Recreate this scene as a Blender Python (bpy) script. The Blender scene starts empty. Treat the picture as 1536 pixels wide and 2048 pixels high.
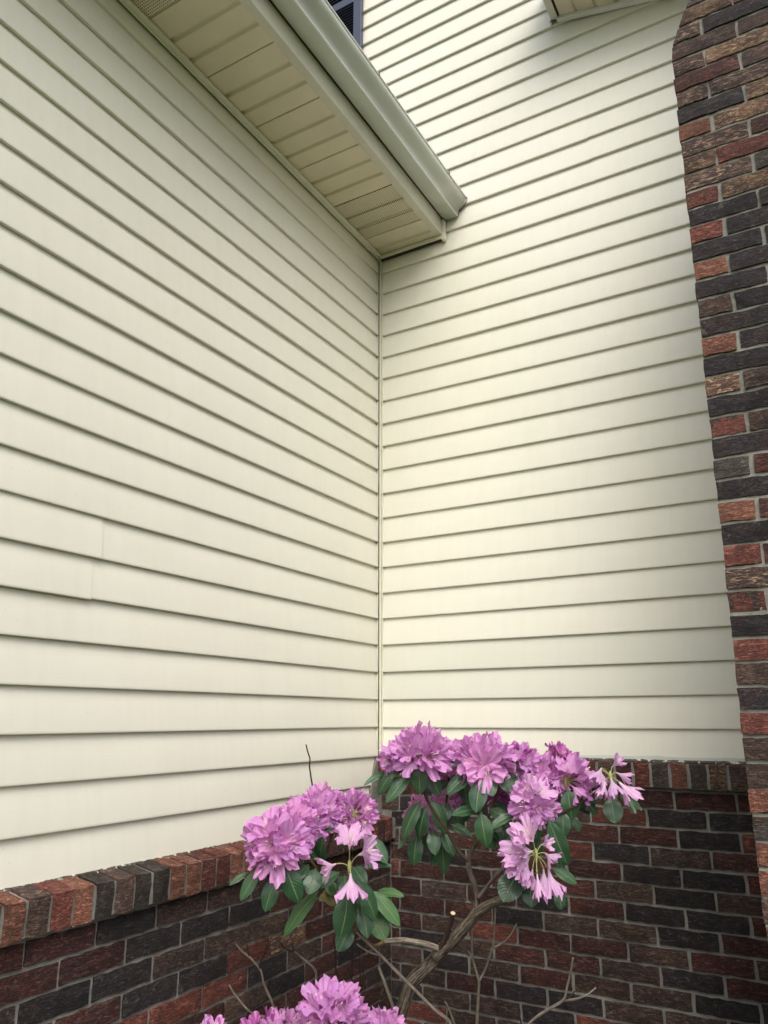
import bpy, bmesh, math, random
from mathutils import Vector, Matrix, noise
import numpy as np

R = math.radians
random.seed(7)
SC = bpy.context.scene
COL = SC.collection

# ------------------------------------------------------------------ camera
CAM = Vector((1.8598, -3.1860, 0.0405))      # z = 0 is the camera-height lap line, ground at GZ
YAW, PITCH, ROLL = R(-29.955), R(15.275), R(-0.054)
FPX, CU, CV = 1512.3, 768.0, 1024.0          # photograph is 1536 x 2048
GZ = -1.47
FWD = Vector((math.sin(YAW)*math.cos(PITCH), math.cos(YAW)*math.cos(PITCH), math.sin(PITCH)))
_r = FWD.cross(Vector((0, 0, 1))).normalized()
_u = _r.cross(FWD)
RGT = math.cos(ROLL)*_r + math.sin(ROLL)*_u
UPV = -math.sin(ROLL)*_r + math.cos(ROLL)*_u
cd = bpy.data.cameras.new('camera')
cam = bpy.data.objects.new('camera', cd)
COL.objects.link(cam)
M = Matrix((RGT, UPV, -FWD)).transposed().to_4x4()
M.translation = CAM
cam.matrix_world = M
cd.sensor_fit = 'HORIZONTAL'
cd.sensor_width = 36
cd.lens = 36*FPX/1536
cd.clip_start = 0.02
cd.clip_end = 2000
SC.camera = cam

# ------------------------------------------------------------------ light: bright overcast
SUN_EL, SUN_AZ = R(48), R(145)               # azimuth measured from +Y clockwise (towards +X, then -Y)
w = bpy.data.worlds.new('World')
SC.world = w
w.use_nodes = True
nt = w.node_tree
nt.nodes.clear()
sky = nt.nodes.new('ShaderNodeTexSky')
sky.sky_type = 'NISHITA'
sky.sun_disc = False
sky.sun_elevation = SUN_EL
sky.sun_rotation = SUN_AZ
sky.air_density = 1.0
sky.dust_density = 4.0
sky.ozone_density = 1.0
hs = nt.nodes.new('ShaderNodeHueSaturation')
hs.inputs['Saturation'].default_value = 0.50
bg = nt.nodes.new('ShaderNodeBackground')
bg.inputs['Strength'].default_value = 0.15
wo = nt.nodes.new('ShaderNodeOutputWorld')
nt.links.new(sky.outputs[0], hs.inputs['Color'])
nt.links.new(hs.outputs[0], bg.inputs[0])
nt.links.new(bg.outputs[0], wo.inputs[0])
sd = bpy.data.lights.new('sun', 'SUN')
sd.energy = 1.05
sd.angle = R(50)
sd.color = (1.0, 0.97, 0.92)
sun = bpy.data.objects.new('sun', sd)
COL.objects.link(sun)
sdir = Vector((math.sin(SUN_AZ)*math.cos(SUN_EL), math.cos(SUN_AZ)*math.cos(SUN_EL), math.sin(SUN_EL)))
sun.rotation_euler = (-sdir).to_track_quat('-Z', 'Y').to_euler()
sun.location = sdir*30
SC.view_settings.view_transform = 'Standard'
SC.view_settings.look = 'None'
SC.view_settings.gamma = 1
SC.view_settings.use_curve_mapping = False
SC.view_settings.exposure = 0.65

# ------------------------------------------------------------------ helpers
def P(u, v, d):
    """world point on the sight line of photograph pixel (u, v), d metres along the optical axis"""
    return CAM + d*(FWD + (u-CU)/FPX*RGT - (v-CV)/FPX*UPV)

def add(name, me, mat=None, parent=None):
    o = bpy.data.objects.new(name, me)
    COL.objects.link(o)
    if parent is not None:
        o.parent = parent
    if mat is not None and me is not None:
        if not me.materials:
            me.materials.append(mat)
    return o

def mesh(name, vs, fs, mat=None, parent=None, smooth=False):
    me = bpy.data.meshes.new(name)
    me.from_pydata([tuple(v) for v in vs], [], fs)
    me.update()
    if smooth:
        me.polygons.foreach_set('use_smooth', [True]*len(me.polygons))
    return add(name, me, mat, parent)

def thing(name, label, cat, loc=(0, 0, 0), group=None):
    o = bpy.data.objects.new(name, None)
    COL.objects.link(o)
    o.location = loc
    o.empty_display_size = 0.1
    o['label'] = label
    o['category'] = cat
    o['kind'] = 'thing'
    if group:
        o['group'] = group
    return o

class MB:
    """collects boxes into one mesh"""
    def __init__(s):
        s.v, s.f = [], []
    def box(s, x0, x1, y0, y1, z0, z1, b=0.0):
        n = len(s.v)
        for x in (x0, x1):
            for y in (y0, y1):
                for z in (z0, z1):
                    s.v.append((x, y, z))
        for q in ((0, 1, 3, 2), (4, 6, 7, 5), (0, 4, 5, 1), (2, 3, 7, 6), (0, 2, 6, 4), (1, 5, 7, 3)):
            s.f.append(tuple(n+i for i in q))
        return s
    def add(s, vs, fs):
        n = len(s.v)
        s.v += [tuple(v) for v in vs]
        s.f += [tuple(n+i for i in f) for f in fs]
        return s
    def build(s, name, mat, parent=None, bevel=0.0, smooth=False):
        o = mesh(name, s.v, s.f, mat, parent, smooth)
        if bevel:
            m = o.modifiers.new('bevel', 'BEVEL')
            m.width = bevel
            m.segments = 2
            m.limit_method = 'ANGLE'
        return o

def rel(o, parent):
    """keep world placement of mesh data built in world coordinates under a thing that is not at the origin"""
    o.matrix_parent_inverse = Matrix.Translation(parent.location).inverted()
    return o

# ------------------------------------------------------------------ materials
class NT:
    def __init__(s, name):
        s.m = bpy.data.materials.new(name)
        s.m.use_nodes = True
        s.t = s.m.node_tree
        s.b = s.t.nodes['Principled BSDF']
        s.out = s.t.nodes['Material Output']
    def n(s, kind, **kw):
        nd = s.t.nodes.new(kind)
        for k, v in kw.items():
            setattr(nd, k, v)
        return nd
    def link(s, a, b):
        s.t.links.new(a, b)
    def val(s, sock, v):
        if hasattr(v, 'is_linked') or hasattr(v, 'links'):
            s.link(v, sock)
        else:
            sock.default_value = v
    def math(s, op, a, b=0.0, c=None):
        nd = s.n('ShaderNodeMath', operation=op)
        s.val(nd.inputs[0], a)
        s.val(nd.inputs[1], b)
        if c is not None:
            s.val(nd.inputs[2], c)
        return nd.outputs[0]
    def noise(s, vec, scale, detail=3.0, rough=0.55, dist=0.0):
        nd = s.n('ShaderNodeTexNoise')
        if vec is not None:
            s.link(vec, nd.inputs['Vector'])
        nd.inputs['Scale'].default_value = scale
        nd.inputs['Detail'].default_value = detail
        nd.inputs['Roughness'].default_value = rough
        nd.inputs['Distortion'].default_value = dist
        return nd.outputs[0]
    def ramp(s, f, stops):
        nd = s.n('ShaderNodeValToRGB')
        e = nd.color_ramp.elements
        while len(e) < len(stops):
            e.new(0.5)
        for el, (p, c) in zip(e, stops):
            el.position = p
            el.color = (c, c, c, 1) if isinstance(c, (int, float)) else (*c, 1)
        s.link(f, nd.inputs[0])
        return nd.outputs[0]
    def mix(s, f, a, b, mode='MIX'):
        nd = s.n('ShaderNodeMix', data_type='RGBA', blend_type=mode)
        s.val(nd.inputs[0], f)
        for i, v in ((6, a), (7, b)):
            if isinstance(v, tuple):
                nd.inputs[i].default_value = (*v, 1)
            else:
                s.link(v, nd.inputs[i])
        return nd.outputs[2]
    def bump(s, h, strength=0.5, dist=0.002, nrm=None):
        nd = s.n('ShaderNodeBump')
        nd.inputs['Strength'].default_value = strength
        nd.inputs['Distance'].default_value = dist
        s.link(h, nd.inputs['Height'])
        if nrm is not None:
            s.link(nrm, nd.inputs['Normal'])
        return nd.outputs[0]
    def coord(s, which='Object'):
        return s.n('ShaderNodeTexCoord').outputs[which]
    def set(s, color=None, rough=None, spec=None, normal=None):
        if color is not None:
            if isinstance(color, tuple):
                s.b.inputs['Base Color'].default_value = (*color, 1)
            else:
                s.link(color, s.b.inputs['Base Color'])
        if rough is not None:
            s.val(s.b.inputs['Roughness'], rough)
        if spec is not None:
            s.b.inputs['Specular IOR Level'].default_value = spec
        if normal is not None:
            s.link(normal, s.b.inputs['Normal'])
        return s.m

def vinyl(name, col, rough=0.42):
    s = NT(name)
    co = s.coord()
    sep = s.n('ShaderNodeSeparateXYZ')
    s.link(co, sep.inputs[0])
    ln = s.math('SUBTRACT', sep.outputs[0], sep.outputs[1])
    cv = s.n('ShaderNodeCombineXYZ')
    s.link(s.math('MULTIPLY', ln, 5.0), cv.inputs[0])
    s.link(s.math('MULTIPLY', sep.outputs[2], 330.0), cv.inputs[2])
    grain = s.noise(cv.outputs[0], 1.0, 3, 0.6, 0.4)
    big = s.noise(co, 2.3, 3)
    streak = s.n('ShaderNodeCombineXYZ')
    s.link(s.math('MULTIPLY', ln, 26.0), streak.inputs[0])
    s.link(s.math('MULTIPLY', sep.outputs[2], 2.2), streak.inputs[2])
    st = s.noise(streak.outputs[0], 1.0, 4, 0.6)
    dirt = s.ramp(st, [(0.45, 0.0), (0.8, 1.0)])
    c = s.mix(s.ramp(big, [(0.3, 0.0), (0.7, 1.0)]), tuple(x*0.975 for x in col), col)
    c = s.mix(s.math('MULTIPLY', dirt, 0.12), c, (0.50, 0.47, 0.37))
    fleck = s.ramp(s.noise(co, 120, 1, 0.4), [(0.76, 0.0), (0.8, 1.0)])
    c = s.mix(s.math('MULTIPLY', fleck, 0.25), c, (0.3, 0.28, 0.22))
    wav = s.noise(co, 5.0, 1)
    nb = s.bump(wav, 0.25, 0.012)
    nb = s.bump(grain, 0.5, 0.0006, nb)
    return s.set(c, rough, 0.4, nb)

def plain(name, col, rough=0.5, spec=0.4, bump=0.0):
    s = NT(name)
    co = s.coord()
    big = s.noise(co, 6, 4)
    c = s.mix(s.ramp(big, [(0.3, 0.0), (0.75, 1.0)]), tuple(x*0.90 for x in col), col)
    sp = s.ramp(s.noise(co, 90, 2), [(0.68, 0.0), (0.78, 1.0)])
    c = s.mix(s.math('MULTIPLY', sp, 0.18), c, tuple(x*0.45 for x in col))
    nb = s.bump(s.noise(co, 14, 2), 0.12, 0.004)
    return s.set(c, rough, spec, nb)

def brick_mat(name, base, alt, dark, mott=0.5, stroke=None, sk=0.6):
    """face-brick with combed, bark-like texture; every brick samples another place of the pattern"""
    s = NT(name)
    co = s.coord()
    oi = s.n('ShaderNodeObjectInfo')
    off = s.n('ShaderNodeVectorMath', operation='SCALE')
    cv = s.n('ShaderNodeCombineXYZ')
    s.link(oi.outputs['Random'], cv.inputs[0])
    s.link(s.math('FRACT', s.math('MULTIPLY', oi.outputs['Random'], 17.3)), cv.inputs[1])
    s.link(s.math('FRACT', s.math('MULTIPLY', oi.outputs['Random'], 71.7)), cv.inputs[2])
    s.link(cv.outputs[0], off.inputs[0])
    off.inputs['Scale'].default_value = 60
    ad = s.n('ShaderNodeVectorMath', operation='ADD')
    s.link(co, ad.inputs[0])
    s.link(off.outputs[0], ad.inputs[1])
    v = ad.outputs[0]
    # combed strokes at a slant, two directions
    def strokes(rot, sc, dist):
        mp = s.n('ShaderNodeMapping')
        s.link(v, mp.inputs['Vector'])
        mp.inputs['Rotation'].default_value = (0, R(rot), 0)
        mp.inputs['Scale'].default_value = sc
        return s.noise(mp.outputs[0], 1.0, 4, 0.62, dist)
    ridge = strokes(38, (26, 30, 120), 2.0)
    rid = s.ramp(s.math('ABSOLUTE', s.math('SUBTRACT', ridge, 0.5)), [(0.0, 0.0), (0.09, 1.0)])
    light = s.ramp(strokes(-32, (20, 30, 80), 2.2), [(0.51, 0.0), (0.61, 1.0)])
    grit = s.noise(v, 330, 3, 0.65)
    mid = s.noise(v, 24, 5, 0.68, 0.8)
    big = s.noise(v, 7.5, 3, 0.6)
    c = s.mix(s.ramp(mid, [(0.40, 0.0), (0.60, 1.0)]), base, alt)
    f = s.ramp(s.math('ADD', s.math('MULTIPLY', big, 0.65), s.math('MULTIPLY', mid, 0.35)), [(0.46, 1.0), (0.58, 0.0)])
    c = s.mix(s.math('MULTIPLY', f, mott), c, dark)
    c = s.mix(s.math('MULTIPLY', light, sk), c, stroke or tuple(min(1, x*1.6+0.04) for x in base))
    c = s.mix(s.math('MULTIPLY', s.math('SUBTRACT', 1.0, rid), 0.75), c, tuple(x*0.30 for x in dark))
    c = s.mix(s.math('MULTIPLY', s.ramp(grit, [(0.58, 0.0), (0.70, 1.0)]), 0.40), c, tuple(min(1, x*1.8+0.04) for x in base))
    c = s.mix(s.math('MULTIPLY', s.ramp(grit, [(0.3, 1.0), (0.42, 0.0)]), 0.6), c, tuple(x*0.3 for x in dark))
    tone = s.math('MULTIPLY_ADD', oi.outputs['Random'], 0.5, 0.75)
    tn = s.n('ShaderNodeVectorMath', operation='SCALE')
    s.link(c, tn.inputs[0])
    s.link(tone, tn.inputs['Scale'])
    # a little lime bloom
    pos = s.n('ShaderNodeNewGeometry').outputs['Position']
    stain = s.ramp(s.noise(pos, 4.2, 5, 0.65), [(0.38, 0.80), (0.62, 1.20)])
    eff = s.ramp(s.noise(pos, 34, 5, 0.75), [(0.60, 0.0), (0.72, 1.0)])
    ts = s.mix(1.0, tn.outputs[0], stain, 'MULTIPLY')
    c = s.mix(s.math('MULTIPLY', eff, 0.38), ts, (0.25, 0.24, 0.21))
    h = s.math('ADD', s.math('MULTIPLY', rid, 0.7), s.math('MULTIPLY', grit, 0.5))
    h = s.math('ADD', h, s.math('MULTIPLY', mid, 1.2))
    return s.set(c, 0.82, 0.25, s.bump(h, 0.75, 0.0032))

MAT = {}
MAT['siding'] = vinyl('cream_vinyl', (0.74, 0.722, 0.618))
MAT['siding_dark'] = vinyl('cream_vinyl_darker', (0.655, 0.652, 0.555))  # slightly greener, darker cream for a few back-wall courses
MAT['trim'] = vinyl('cream_trim', (0.73, 0.71, 0.57))
MAT['soffit'] = plain('soffit_aluminium', (0.70, 0.635, 0.475), 0.5)
MAT['fascia'] = plain('fascia_aluminium', (0.62, 0.60, 0.50), 0.45)
MAT['gutter'] = plain('gutter_aluminium', (0.57, 0.60, 0.53), 0.22, 0.5)
MAT['lip'] = plain('gutter_lip_highlight', (0.85, 0.86, 0.84), 0.25, 0.5)  # paler than the trough: bright edge highlight put into the colour
MAT['white'] = plain('white_trim', (0.82, 0.82, 0.80), 0.35)
MAT['shutter'] = plain('navy_shutter', (0.045, 0.058, 0.095), 0.45, 0.5)
MAT['gap'] = plain('shadow_gap', (0.05, 0.045, 0.035), 0.9, 0.1)
MAT['roof'] = plain('roof_shingle', (0.09, 0.085, 0.08), 0.9, 0.2)
BM = {
    'maroon':  brick_mat('brick_maroon', (0.105, 0.034, 0.025), (0.072, 0.027, 0.022), (0.034, 0.021, 0.020), 0.75),
    'red':     brick_mat('brick_red', (0.195, 0.058, 0.038), (0.14, 0.045, 0.034), (0.062, 0.031, 0.028), 0.5),
    'orange':  brick_mat('brick_orange', (0.265, 0.110, 0.066), (0.20, 0.080, 0.052), (0.11, 0.052, 0.040), 0.45),
    'char':    brick_mat('brick_charcoal', (0.034, 0.028, 0.028), (0.046, 0.029, 0.026), (0.020, 0.018, 0.020), 0.7, (0.085, 0.076, 0.080), 0.5),
    'brown':   brick_mat('brick_brown', (0.120, 0.070, 0.048), (0.075, 0.046, 0.037), (0.040, 0.030, 0.031), 0.7),
    'tan':     brick_mat('brick_tan', (0.30, 0.18, 0.105), (0.17, 0.09, 0.058), (0.070, 0.042, 0.036), 0.9, (0.44, 0.30, 0.18), 0.85),
    'mottled': brick_mat('brick_mottled', (0.105, 0.064, 0.048), (0.075, 0.044, 0.038), (0.040, 0.029, 0.030), 0.7, (0.36, 0.25, 0.165), 0.85),
    'umber':   brick_mat('brick_umber', (0.072, 0.057, 0.046), (0.056, 0.044, 0.037), (0.030, 0.025, 0.023), 0.6, (0.14, 0.115, 0.09), 0.5),
    'streak':  brick_mat('brick_streaked', (0.095, 0.058, 0.043), (0.068, 0.041, 0.034), (0.038, 0.027, 0.027), 0.7, (0.21, 0.145, 0.095), 0.7),
    'grey':    brick_mat('brick_grey', (0.105, 0.092, 0.076), (0.08, 0.069, 0.059), (0.045, 0.038, 0.035), 0.5, (0.17, 0.155, 0.135), 0.5),
}

def mortar_mat(name, k):
    s = NT(name)
    co = s.coord()
    a = s.noise(co, 9, 4)
    g = s.noise(co, 420, 3, 0.7)
    m = s.noise(co, 60, 4, 0.6)
    c = s.mix(s.ramp(a, [(0.3, 0.0), (0.7, 1.0)]), (0.21*k, 0.20*k, 0.17*k), (0.33*k, 0.325*k, 0.29*k))
    c = s.mix(s.math('MULTIPLY', s.ramp(m, [(0.55, 0.0), (0.75, 1.0)]), 0.5), c, (0.12, 0.11, 0.09))
    c = s.mix(s.math('MULTIPLY', s.ramp(g, [(0.62, 0.0), (0.7, 1.0)]), 0.4), c, (0.5, 0.49, 0.46))
    c = s.mix(1.0, c, s.ramp(s.noise(co, 4.2, 5, 0.65), [(0.38, 0.78), (0.62, 1.15)]), 'MULTIPLY')
    h = s.math('ADD', g, s.math('MULTIPLY', m, 2.0))
    return s.set(c, 0.92, 0.15, s.bump(h, 0.8, 0.003))
MAT['mortar'] = mortar_mat('mortar', 0.88)
MAT['mortar_low'] = mortar_mat('mortar_darker', 0.78)  # same mortar in a darker tone for the lower walls

def caulk_mat():
    s = NT('flaking_caulk')
    co = s.coord()
    f = s.ramp(s.noise(co, 48, 3, 0.6), [(0.55, 0.0), (0.60, 1.0)])
    c = s.mix(f, (0.085, 0.078, 0.06), (0.60, 0.60, 0.54))
    return s.set(c, 0.75, 0.3, s.bump(s.noise(co, 200, 3), 0.8, 0.003))
MAT['caulk'] = caulk_mat()

def vent_mat():
    s = NT('perforated_soffit')
    co = s.coord()
    sep = s.n('ShaderNodeSeparateXYZ')
    s.link(co, sep.inputs[0])
    def cell(x):
        f = s.math('FRACT', s.math('MULTIPLY', x, 105.0))
        return s.math('POWER', s.math('SUBTRACT', f, 0.5), 2.0)
    d = s.math('ADD', cell(sep.outputs[0]), cell(sep.outputs[1]))
    hole = s.math('LESS_THAN', d, 0.066)
    big = s.noise(co, 6, 4)
    c = s.mix(s.ramp(big, [(0.3, 0.0), (0.75, 1.0)]), (0.64, 0.58, 0.435), (0.70, 0.635, 0.475))
    c = s.mix(hole, c, (0.05, 0.045, 0.03))
    return s.set(c, 0.5, 0.4)
MAT['vent'] = vent_mat()

def ground_mat(name, a, b, c3, scale):
    s = NT(name)
    co = s.coord()
    n1 = s.noise(co, scale, 6, 0.7)
    n2 = s.noise(co, scale*9, 4, 0.7)
    c = s.mix(s.ramp(n1, [(0.35, 0.0), (0.65, 1.0)]), a, b)
    c = s.mix(s.ramp(n2, [(0.5, 0.0), (0.7, 1.0)]), c, c3)
    return s.set(c, 0.95, 0.1, s.bump(n2, 1.0, 0.03))
MAT['lawn'] = ground_mat('lawn', (0.06, 0.10, 0.03), (0.085, 0.13, 0.04), (0.11, 0.14, 0.05), 3)
MAT['mulch'] = ground_mat('bark_mulch', (0.07, 0.045, 0.03), (0.11, 0.075, 0.05), (0.16, 0.12, 0.085), 18)

def bark_mat(name, a, b, dark):
    s = NT(name)
    co = s.coord('UV')
    sep = s.n('ShaderNodeSeparateXYZ')
    s.link(co, sep.inputs[0])
    cv = s.n('ShaderNodeCombineXYZ')
    s.link(s.math('MULTIPLY', sep.outputs[0], 26.0), cv.inputs[0])
    s.link(s.math('MULTIPLY', sep.outputs[1], 16.0), cv.inputs[1])
    n1 = s.noise(cv.outputs[0], 1.0, 5, 0.65, 0.9)
    n2 = s.noise(s.coord('Object'), 55, 4, 0.6)
    c = s.mix(s.ramp(n2, [(0.35, 0.0), (0.65, 1.0)]), a, b)
    c = s.mix(s.ramp(n1, [(0.42, 1.0), (0.54, 0.0)]), c, dark)
    h = s.math('ADD', s.math('MULTIPLY', n1, 1.5), n2)
    return s.set(c, 0.85, 0.25, s.bump(h, 0.9, 0.004))
MAT['bark'] = bark_mat('grey_brown_bark', (0.095, 0.075, 0.053), (0.165, 0.138, 0.102), (0.020, 0.015, 0.012))
MAT['twig'] = bark_mat('pale_twig_bark', (0.24, 0.205, 0.16), (0.36, 0.32, 0.26), (0.10, 0.08, 0.06))
MAT['darktwig'] = bark_mat('dark_twig_bark', (0.05, 0.030, 0.022), (0.075, 0.045, 0.032), (0.02, 0.013, 0.01))
MAT['greenstem'] = bark_mat('young_stem', (0.13, 0.085, 0.04), (0.17, 0.13, 0.055), (0.07, 0.04, 0.02))
MAT['cutwood'] = plain('cut_wood', (0.55, 0.42, 0.26), 0.8, 0.2)

def leaf_mat(name, ca, cb, rough=0.36):
    s = NT(name)
    uv = s.coord('UV')
    sep = s.n('ShaderNodeSeparateXYZ')
    s.link(uv, sep.inputs[0])
    oi = s.n('ShaderNodeObjectInfo')
    ob = s.coord('Object')
    au = s.math('ABSOLUTE', s.math('SUBTRACT', sep.outputs[0], 0.5))
    rib = s.ramp(au, [(0.018, 1.0), (0.04, 0.0)])
    vein = s.math('SINE', s.math('ADD', s.math('MULTIPLY', sep.outputs[1], 62.0), s.math('MULTIPLY', au, -34.0)))
    vr = s.ramp(vein, [(0.8, 0.0), (1.0, 1.0)])
    c = s.mix(oi.outputs['Random'], ca, cb)
    n = s.noise(ob, 4.0, 4)
    c = s.mix(s.math('MULTIPLY', s.ramp(n, [(0.4, 0.0), (0.7, 1.0)]), 0.35), c, tuple(x*0.65 for x in ca))
    c = s.mix(s.math('MULTIPLY', vr, 0.13), c, (0.13, 0.19, 0.07))
    c = s.mix(s.math('MULTIPLY', rib, 0.75), c, (0.17, 0.24, 0.09))
    spot = s.ramp(s.noise(ob, 22.0, 2), [(0.74, 0.0), (0.78, 1.0)])
    c = s.mix(s.math('MULTIPLY', spot, 0.5), c, (0.10, 0.07, 0.03))
    s.set(c, rough, 0.5, s.bump(s.math('ADD', s.math('MULTIPLY', vr, -0.5), s.math('MULTIPLY', rib, -1.0)), 0.35, 0.02))
    tr = s.n('ShaderNodeBsdfTranslucent')
    s.link(s.mix(1.0, c, (0.9, 1.0, 0.45), 'MULTIPLY'), tr.inputs[0])
    mx = s.n('ShaderNodeMixShader')
    mx.inputs[0].default_value = 0.13
    s.link(s.b.outputs[0], mx.inputs[1])
    s.link(tr.outputs[0], mx.inputs[2])
    s.link(mx.outputs[0], s.out.inputs[0])
    return s.m
MAT['leaf'] = leaf_mat('rhododendron_leaf', (0.026, 0.074, 0.036), (0.042, 0.100, 0.044), 0.30)
MAT['leaf_light'] = leaf_mat('rhododendron_leaf_lighter', (0.05, 0.125, 0.040), (0.062, 0.14, 0.042), 0.42)
MAT['leaf_old'] = leaf_mat('rhododendron_leaf_yellowing', (0.16, 0.13, 0.03), (0.12, 0.12, 0.03), 0.5)

def petal_mat(name, edge, mid, throat, trans=0.42):
    s = NT(name)
    uv = s.coord('UV')
    sep = s.n('ShaderNodeSeparateXYZ')
    s.link(uv, sep.inputs[0])
    oi = s.n('ShaderNodeObjectInfo')
    c = s.mix(s.ramp(sep.outputs[1], [(0.35, 0.0), (0.9, 1.0)]), mid, edge)
    c = s.mix(s.ramp(sep.outputs[1], [(0.08, 1.0), (0.42, 0.0)]), c, throat)
    # paler rib down each of the five lobes
    ph = s.math('COSINE', s.math('MULTIPLY', sep.outputs[0], math.tau*5))
    rib = s.ramp(ph, [(0.80, 0.0), (1.0, 1.0)])
    c = s.mix(s.math('MULTIPLY', rib, 0.32), c, (0.86, 0.62, 0.84))
    n = s.noise(s.coord('Object'), 3.0, 3)
    c = s.mix(s.math('MULTIPLY', s.ramp(n, [(0.4, 0.0), (0.7, 1.0)]), 0.35), c, tuple(x*0.78 for x in edge))
    # freckles in the throat, browned rims here and there
    fk = s.ramp(s.noise(s.coord('Object'), 26.0, 1), [(0.60, 0.0), (0.66, 1.0)])
    zone = s.ramp(sep.outputs[1], [(0.30, 0.0), (0.42, 1.0), (0.62, 1.0), (0.72, 0.0)])
    c = s.mix(s.math('MULTIPLY', s.math('MULTIPLY', fk, zone), 0.55), c, (0.42, 0.10, 0.16))
    rim = s.math('MULTIPLY', s.ramp(sep.outputs[1], [(0.86, 0.0), (0.98, 1.0)]), s.ramp(n, [(0.52, 0.0), (0.62, 1.0)]))
    c = s.mix(s.math('MULTIPLY', rim, 0.35), c, (0.42, 0.16, 0.22))
    tone = s.n('ShaderNodeHueSaturation')
    s.link(s.math('MULTIPLY_ADD', oi.outputs['Random'], 0.035, 0.485), tone.inputs['Hue'])
    s.link(s.math('MULTIPLY_ADD', oi.outputs['Random'], 0.25, 0.86), tone.inputs['Value'])
    s.link(c, tone.inputs['Color'])
    c = tone.outputs[0]
    s.set(c, 0.55, 0.2, s.bump(s.math('SINE', s.math('MULTIPLY', sep.outputs[0], math.tau*30)), 0.12, 0.01))
    tr = s.n('ShaderNodeBsdfTranslucent')
    s.link(c, tr.inputs[0])
    mx = s.n('ShaderNodeMixShader')
    mx.inputs[0].default_value = trans
    s.link(s.b.outputs[0], mx.inputs[1])
    s.link(tr.outputs[0], mx.inputs[2])
    s.link(mx.outputs[0], s.out.inputs[0])
    return s.m
MAT['petal'] = petal_mat('orchid_petal', (0.72, 0.32, 0.68), (0.80, 0.47, 0.75), (0.57, 0.19, 0.45))
MAT['petal_pale'] = petal_mat('pale_petal', (0.76, 0.43, 0.73), (0.83, 0.60, 0.80), (0.86, 0.70, 0.80))
MAT['petal_dark'] = petal_mat('fading_shaded_petal', (0.44, 0.10, 0.36), (0.50, 0.15, 0.42), (0.50, 0.2, 0.36), 0.25)  # wilted blooms, and shade painted into trusses tucked behind others
MAT['stamen'] = plain('stamen', (0.70, 0.50, 0.50), 0.6)
MAT['pedicel'] = plain('pedicel', (0.34, 0.36, 0.13), 0.55)

# ------------------------------------------------------------------ ground
def sheet(name, x0, x1, y0, y1, z, mat):
    o = mesh(name, [(x0, y0, z), (x1, y0, z), (x1, y1, z), (x0, y1, z)], [(0, 1, 2, 3)], mat)
    o['kind'] = 'structure'
    return o
sheet('ground', -300, 300, -300, 300, GZ, MAT['lawn'])
sheet('mulch_bed', 0.0, 4.2, -2.4, 0.05, GZ+0.004, MAT['mulch'])

# ------------------------------------------------------------------ vinyl siding walls
H = 0.127
def lap_profile(top_cut=None, k=0):
    p = [(-0.0160, 0.0014), (-0.0026, 0.0), (-0.0007, 0.0006), (0.0, 0.0022), (-0.0002, 0.008),
         (-0.0030, H*0.34), (-0.0066, H*0.62), (-0.0110, H*0.84), (-0.0156, H+0.006)]
    return p

def lap(name, side, k, a0, a1, mat, parent, proud=0.0, ztop=None, seed=0, cut='start'):
    """one course; side 'L' runs along -Y on plane x=0, side 'R' along +X on plane y=0"""
    prof = lap_profile()
    n = max(2, int((a1-a0)/0.16)+1)
    vs, fs = [], []
    rnd = random.Random(seed*131+k*7+(3 if side == 'L' else 0))
    ph, ph2, amp = rnd.uniform(0, 9), rnd.uniform(0, 9), rnd.uniform(0.0004, 0.0012)
    dz = rnd.uniform(-0.0012, 0.0012)
    for i in range(n+1):
        a = a0+(a1-a0)*i/n
        for (o, z) in prof:
            zz = k*H+z+dz-(0.0016 if proud and z < 0.05 else 0)
            if ztop is not None:
                zz = min(zz, ztop)
            wv = amp*math.sin(a*2.1+ph)+0.5*amp*math.sin(a*5.7+ph2)
            oo = o+proud+wv*min(1.0, max(0.0, 1-z/H+0.25))
            zz += 0.0008*math.sin(a*1.3+ph2)
            vs.append((oo, -a, zz) if side == 'L' else (a, -oo, zz))
    m = len(prof)
    for i in range(n):
        for j in range(m-1):
            q = (i*m+j, i*m+j+1, (i+1)*m+j+1, (i+1)*m+j)
            fs.append(q if side == 'L' else q[::-1])
    if proud:                      # cut edge of the overlapping panel at a lap seam
        i = 0 if cut == 'start' else n
        b = len(vs)+m
        vs += [vs[i*m+j] for j in range(m)]
        for j in range(m):
            x, y, z = vs[i*m+j]
            vs.append((x-0.0045, y, z) if side == 'L' else (x, y+0.0045, z))
        for j in range(m-1):
            fs.append((b-m+j, b+j, b+j+1, b-m+j+1))
    o = mesh(name, vs, fs, mat, parent, False)
    o.data.polygons.foreach_set('use_smooth', [i < n*(m-1) for i in range(len(o.data.polygons))])
    return o

SOF = 2.511
left = thing('siding_wall', 'cream vinyl siding wall under the low eave, left of the inside corner', 'wall')
back = thing('siding_wall', 'cream vinyl siding wall rising past the gutter end, between inside corner and brick chimney', 'wall')
L_END = 3.6
mb = MB()
mb.box(-0.15, -0.0185, -L_END, -0.001, -0.42, 2.9)
mb.build('wall_sheathing', MAT['gap'], left)
mb = MB()
mb.box(-1.6, 4.6, 0.0185, 0.16, -0.2, 6.2)
mb.build('wall_sheathing', MAT['gap'], back)

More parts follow.
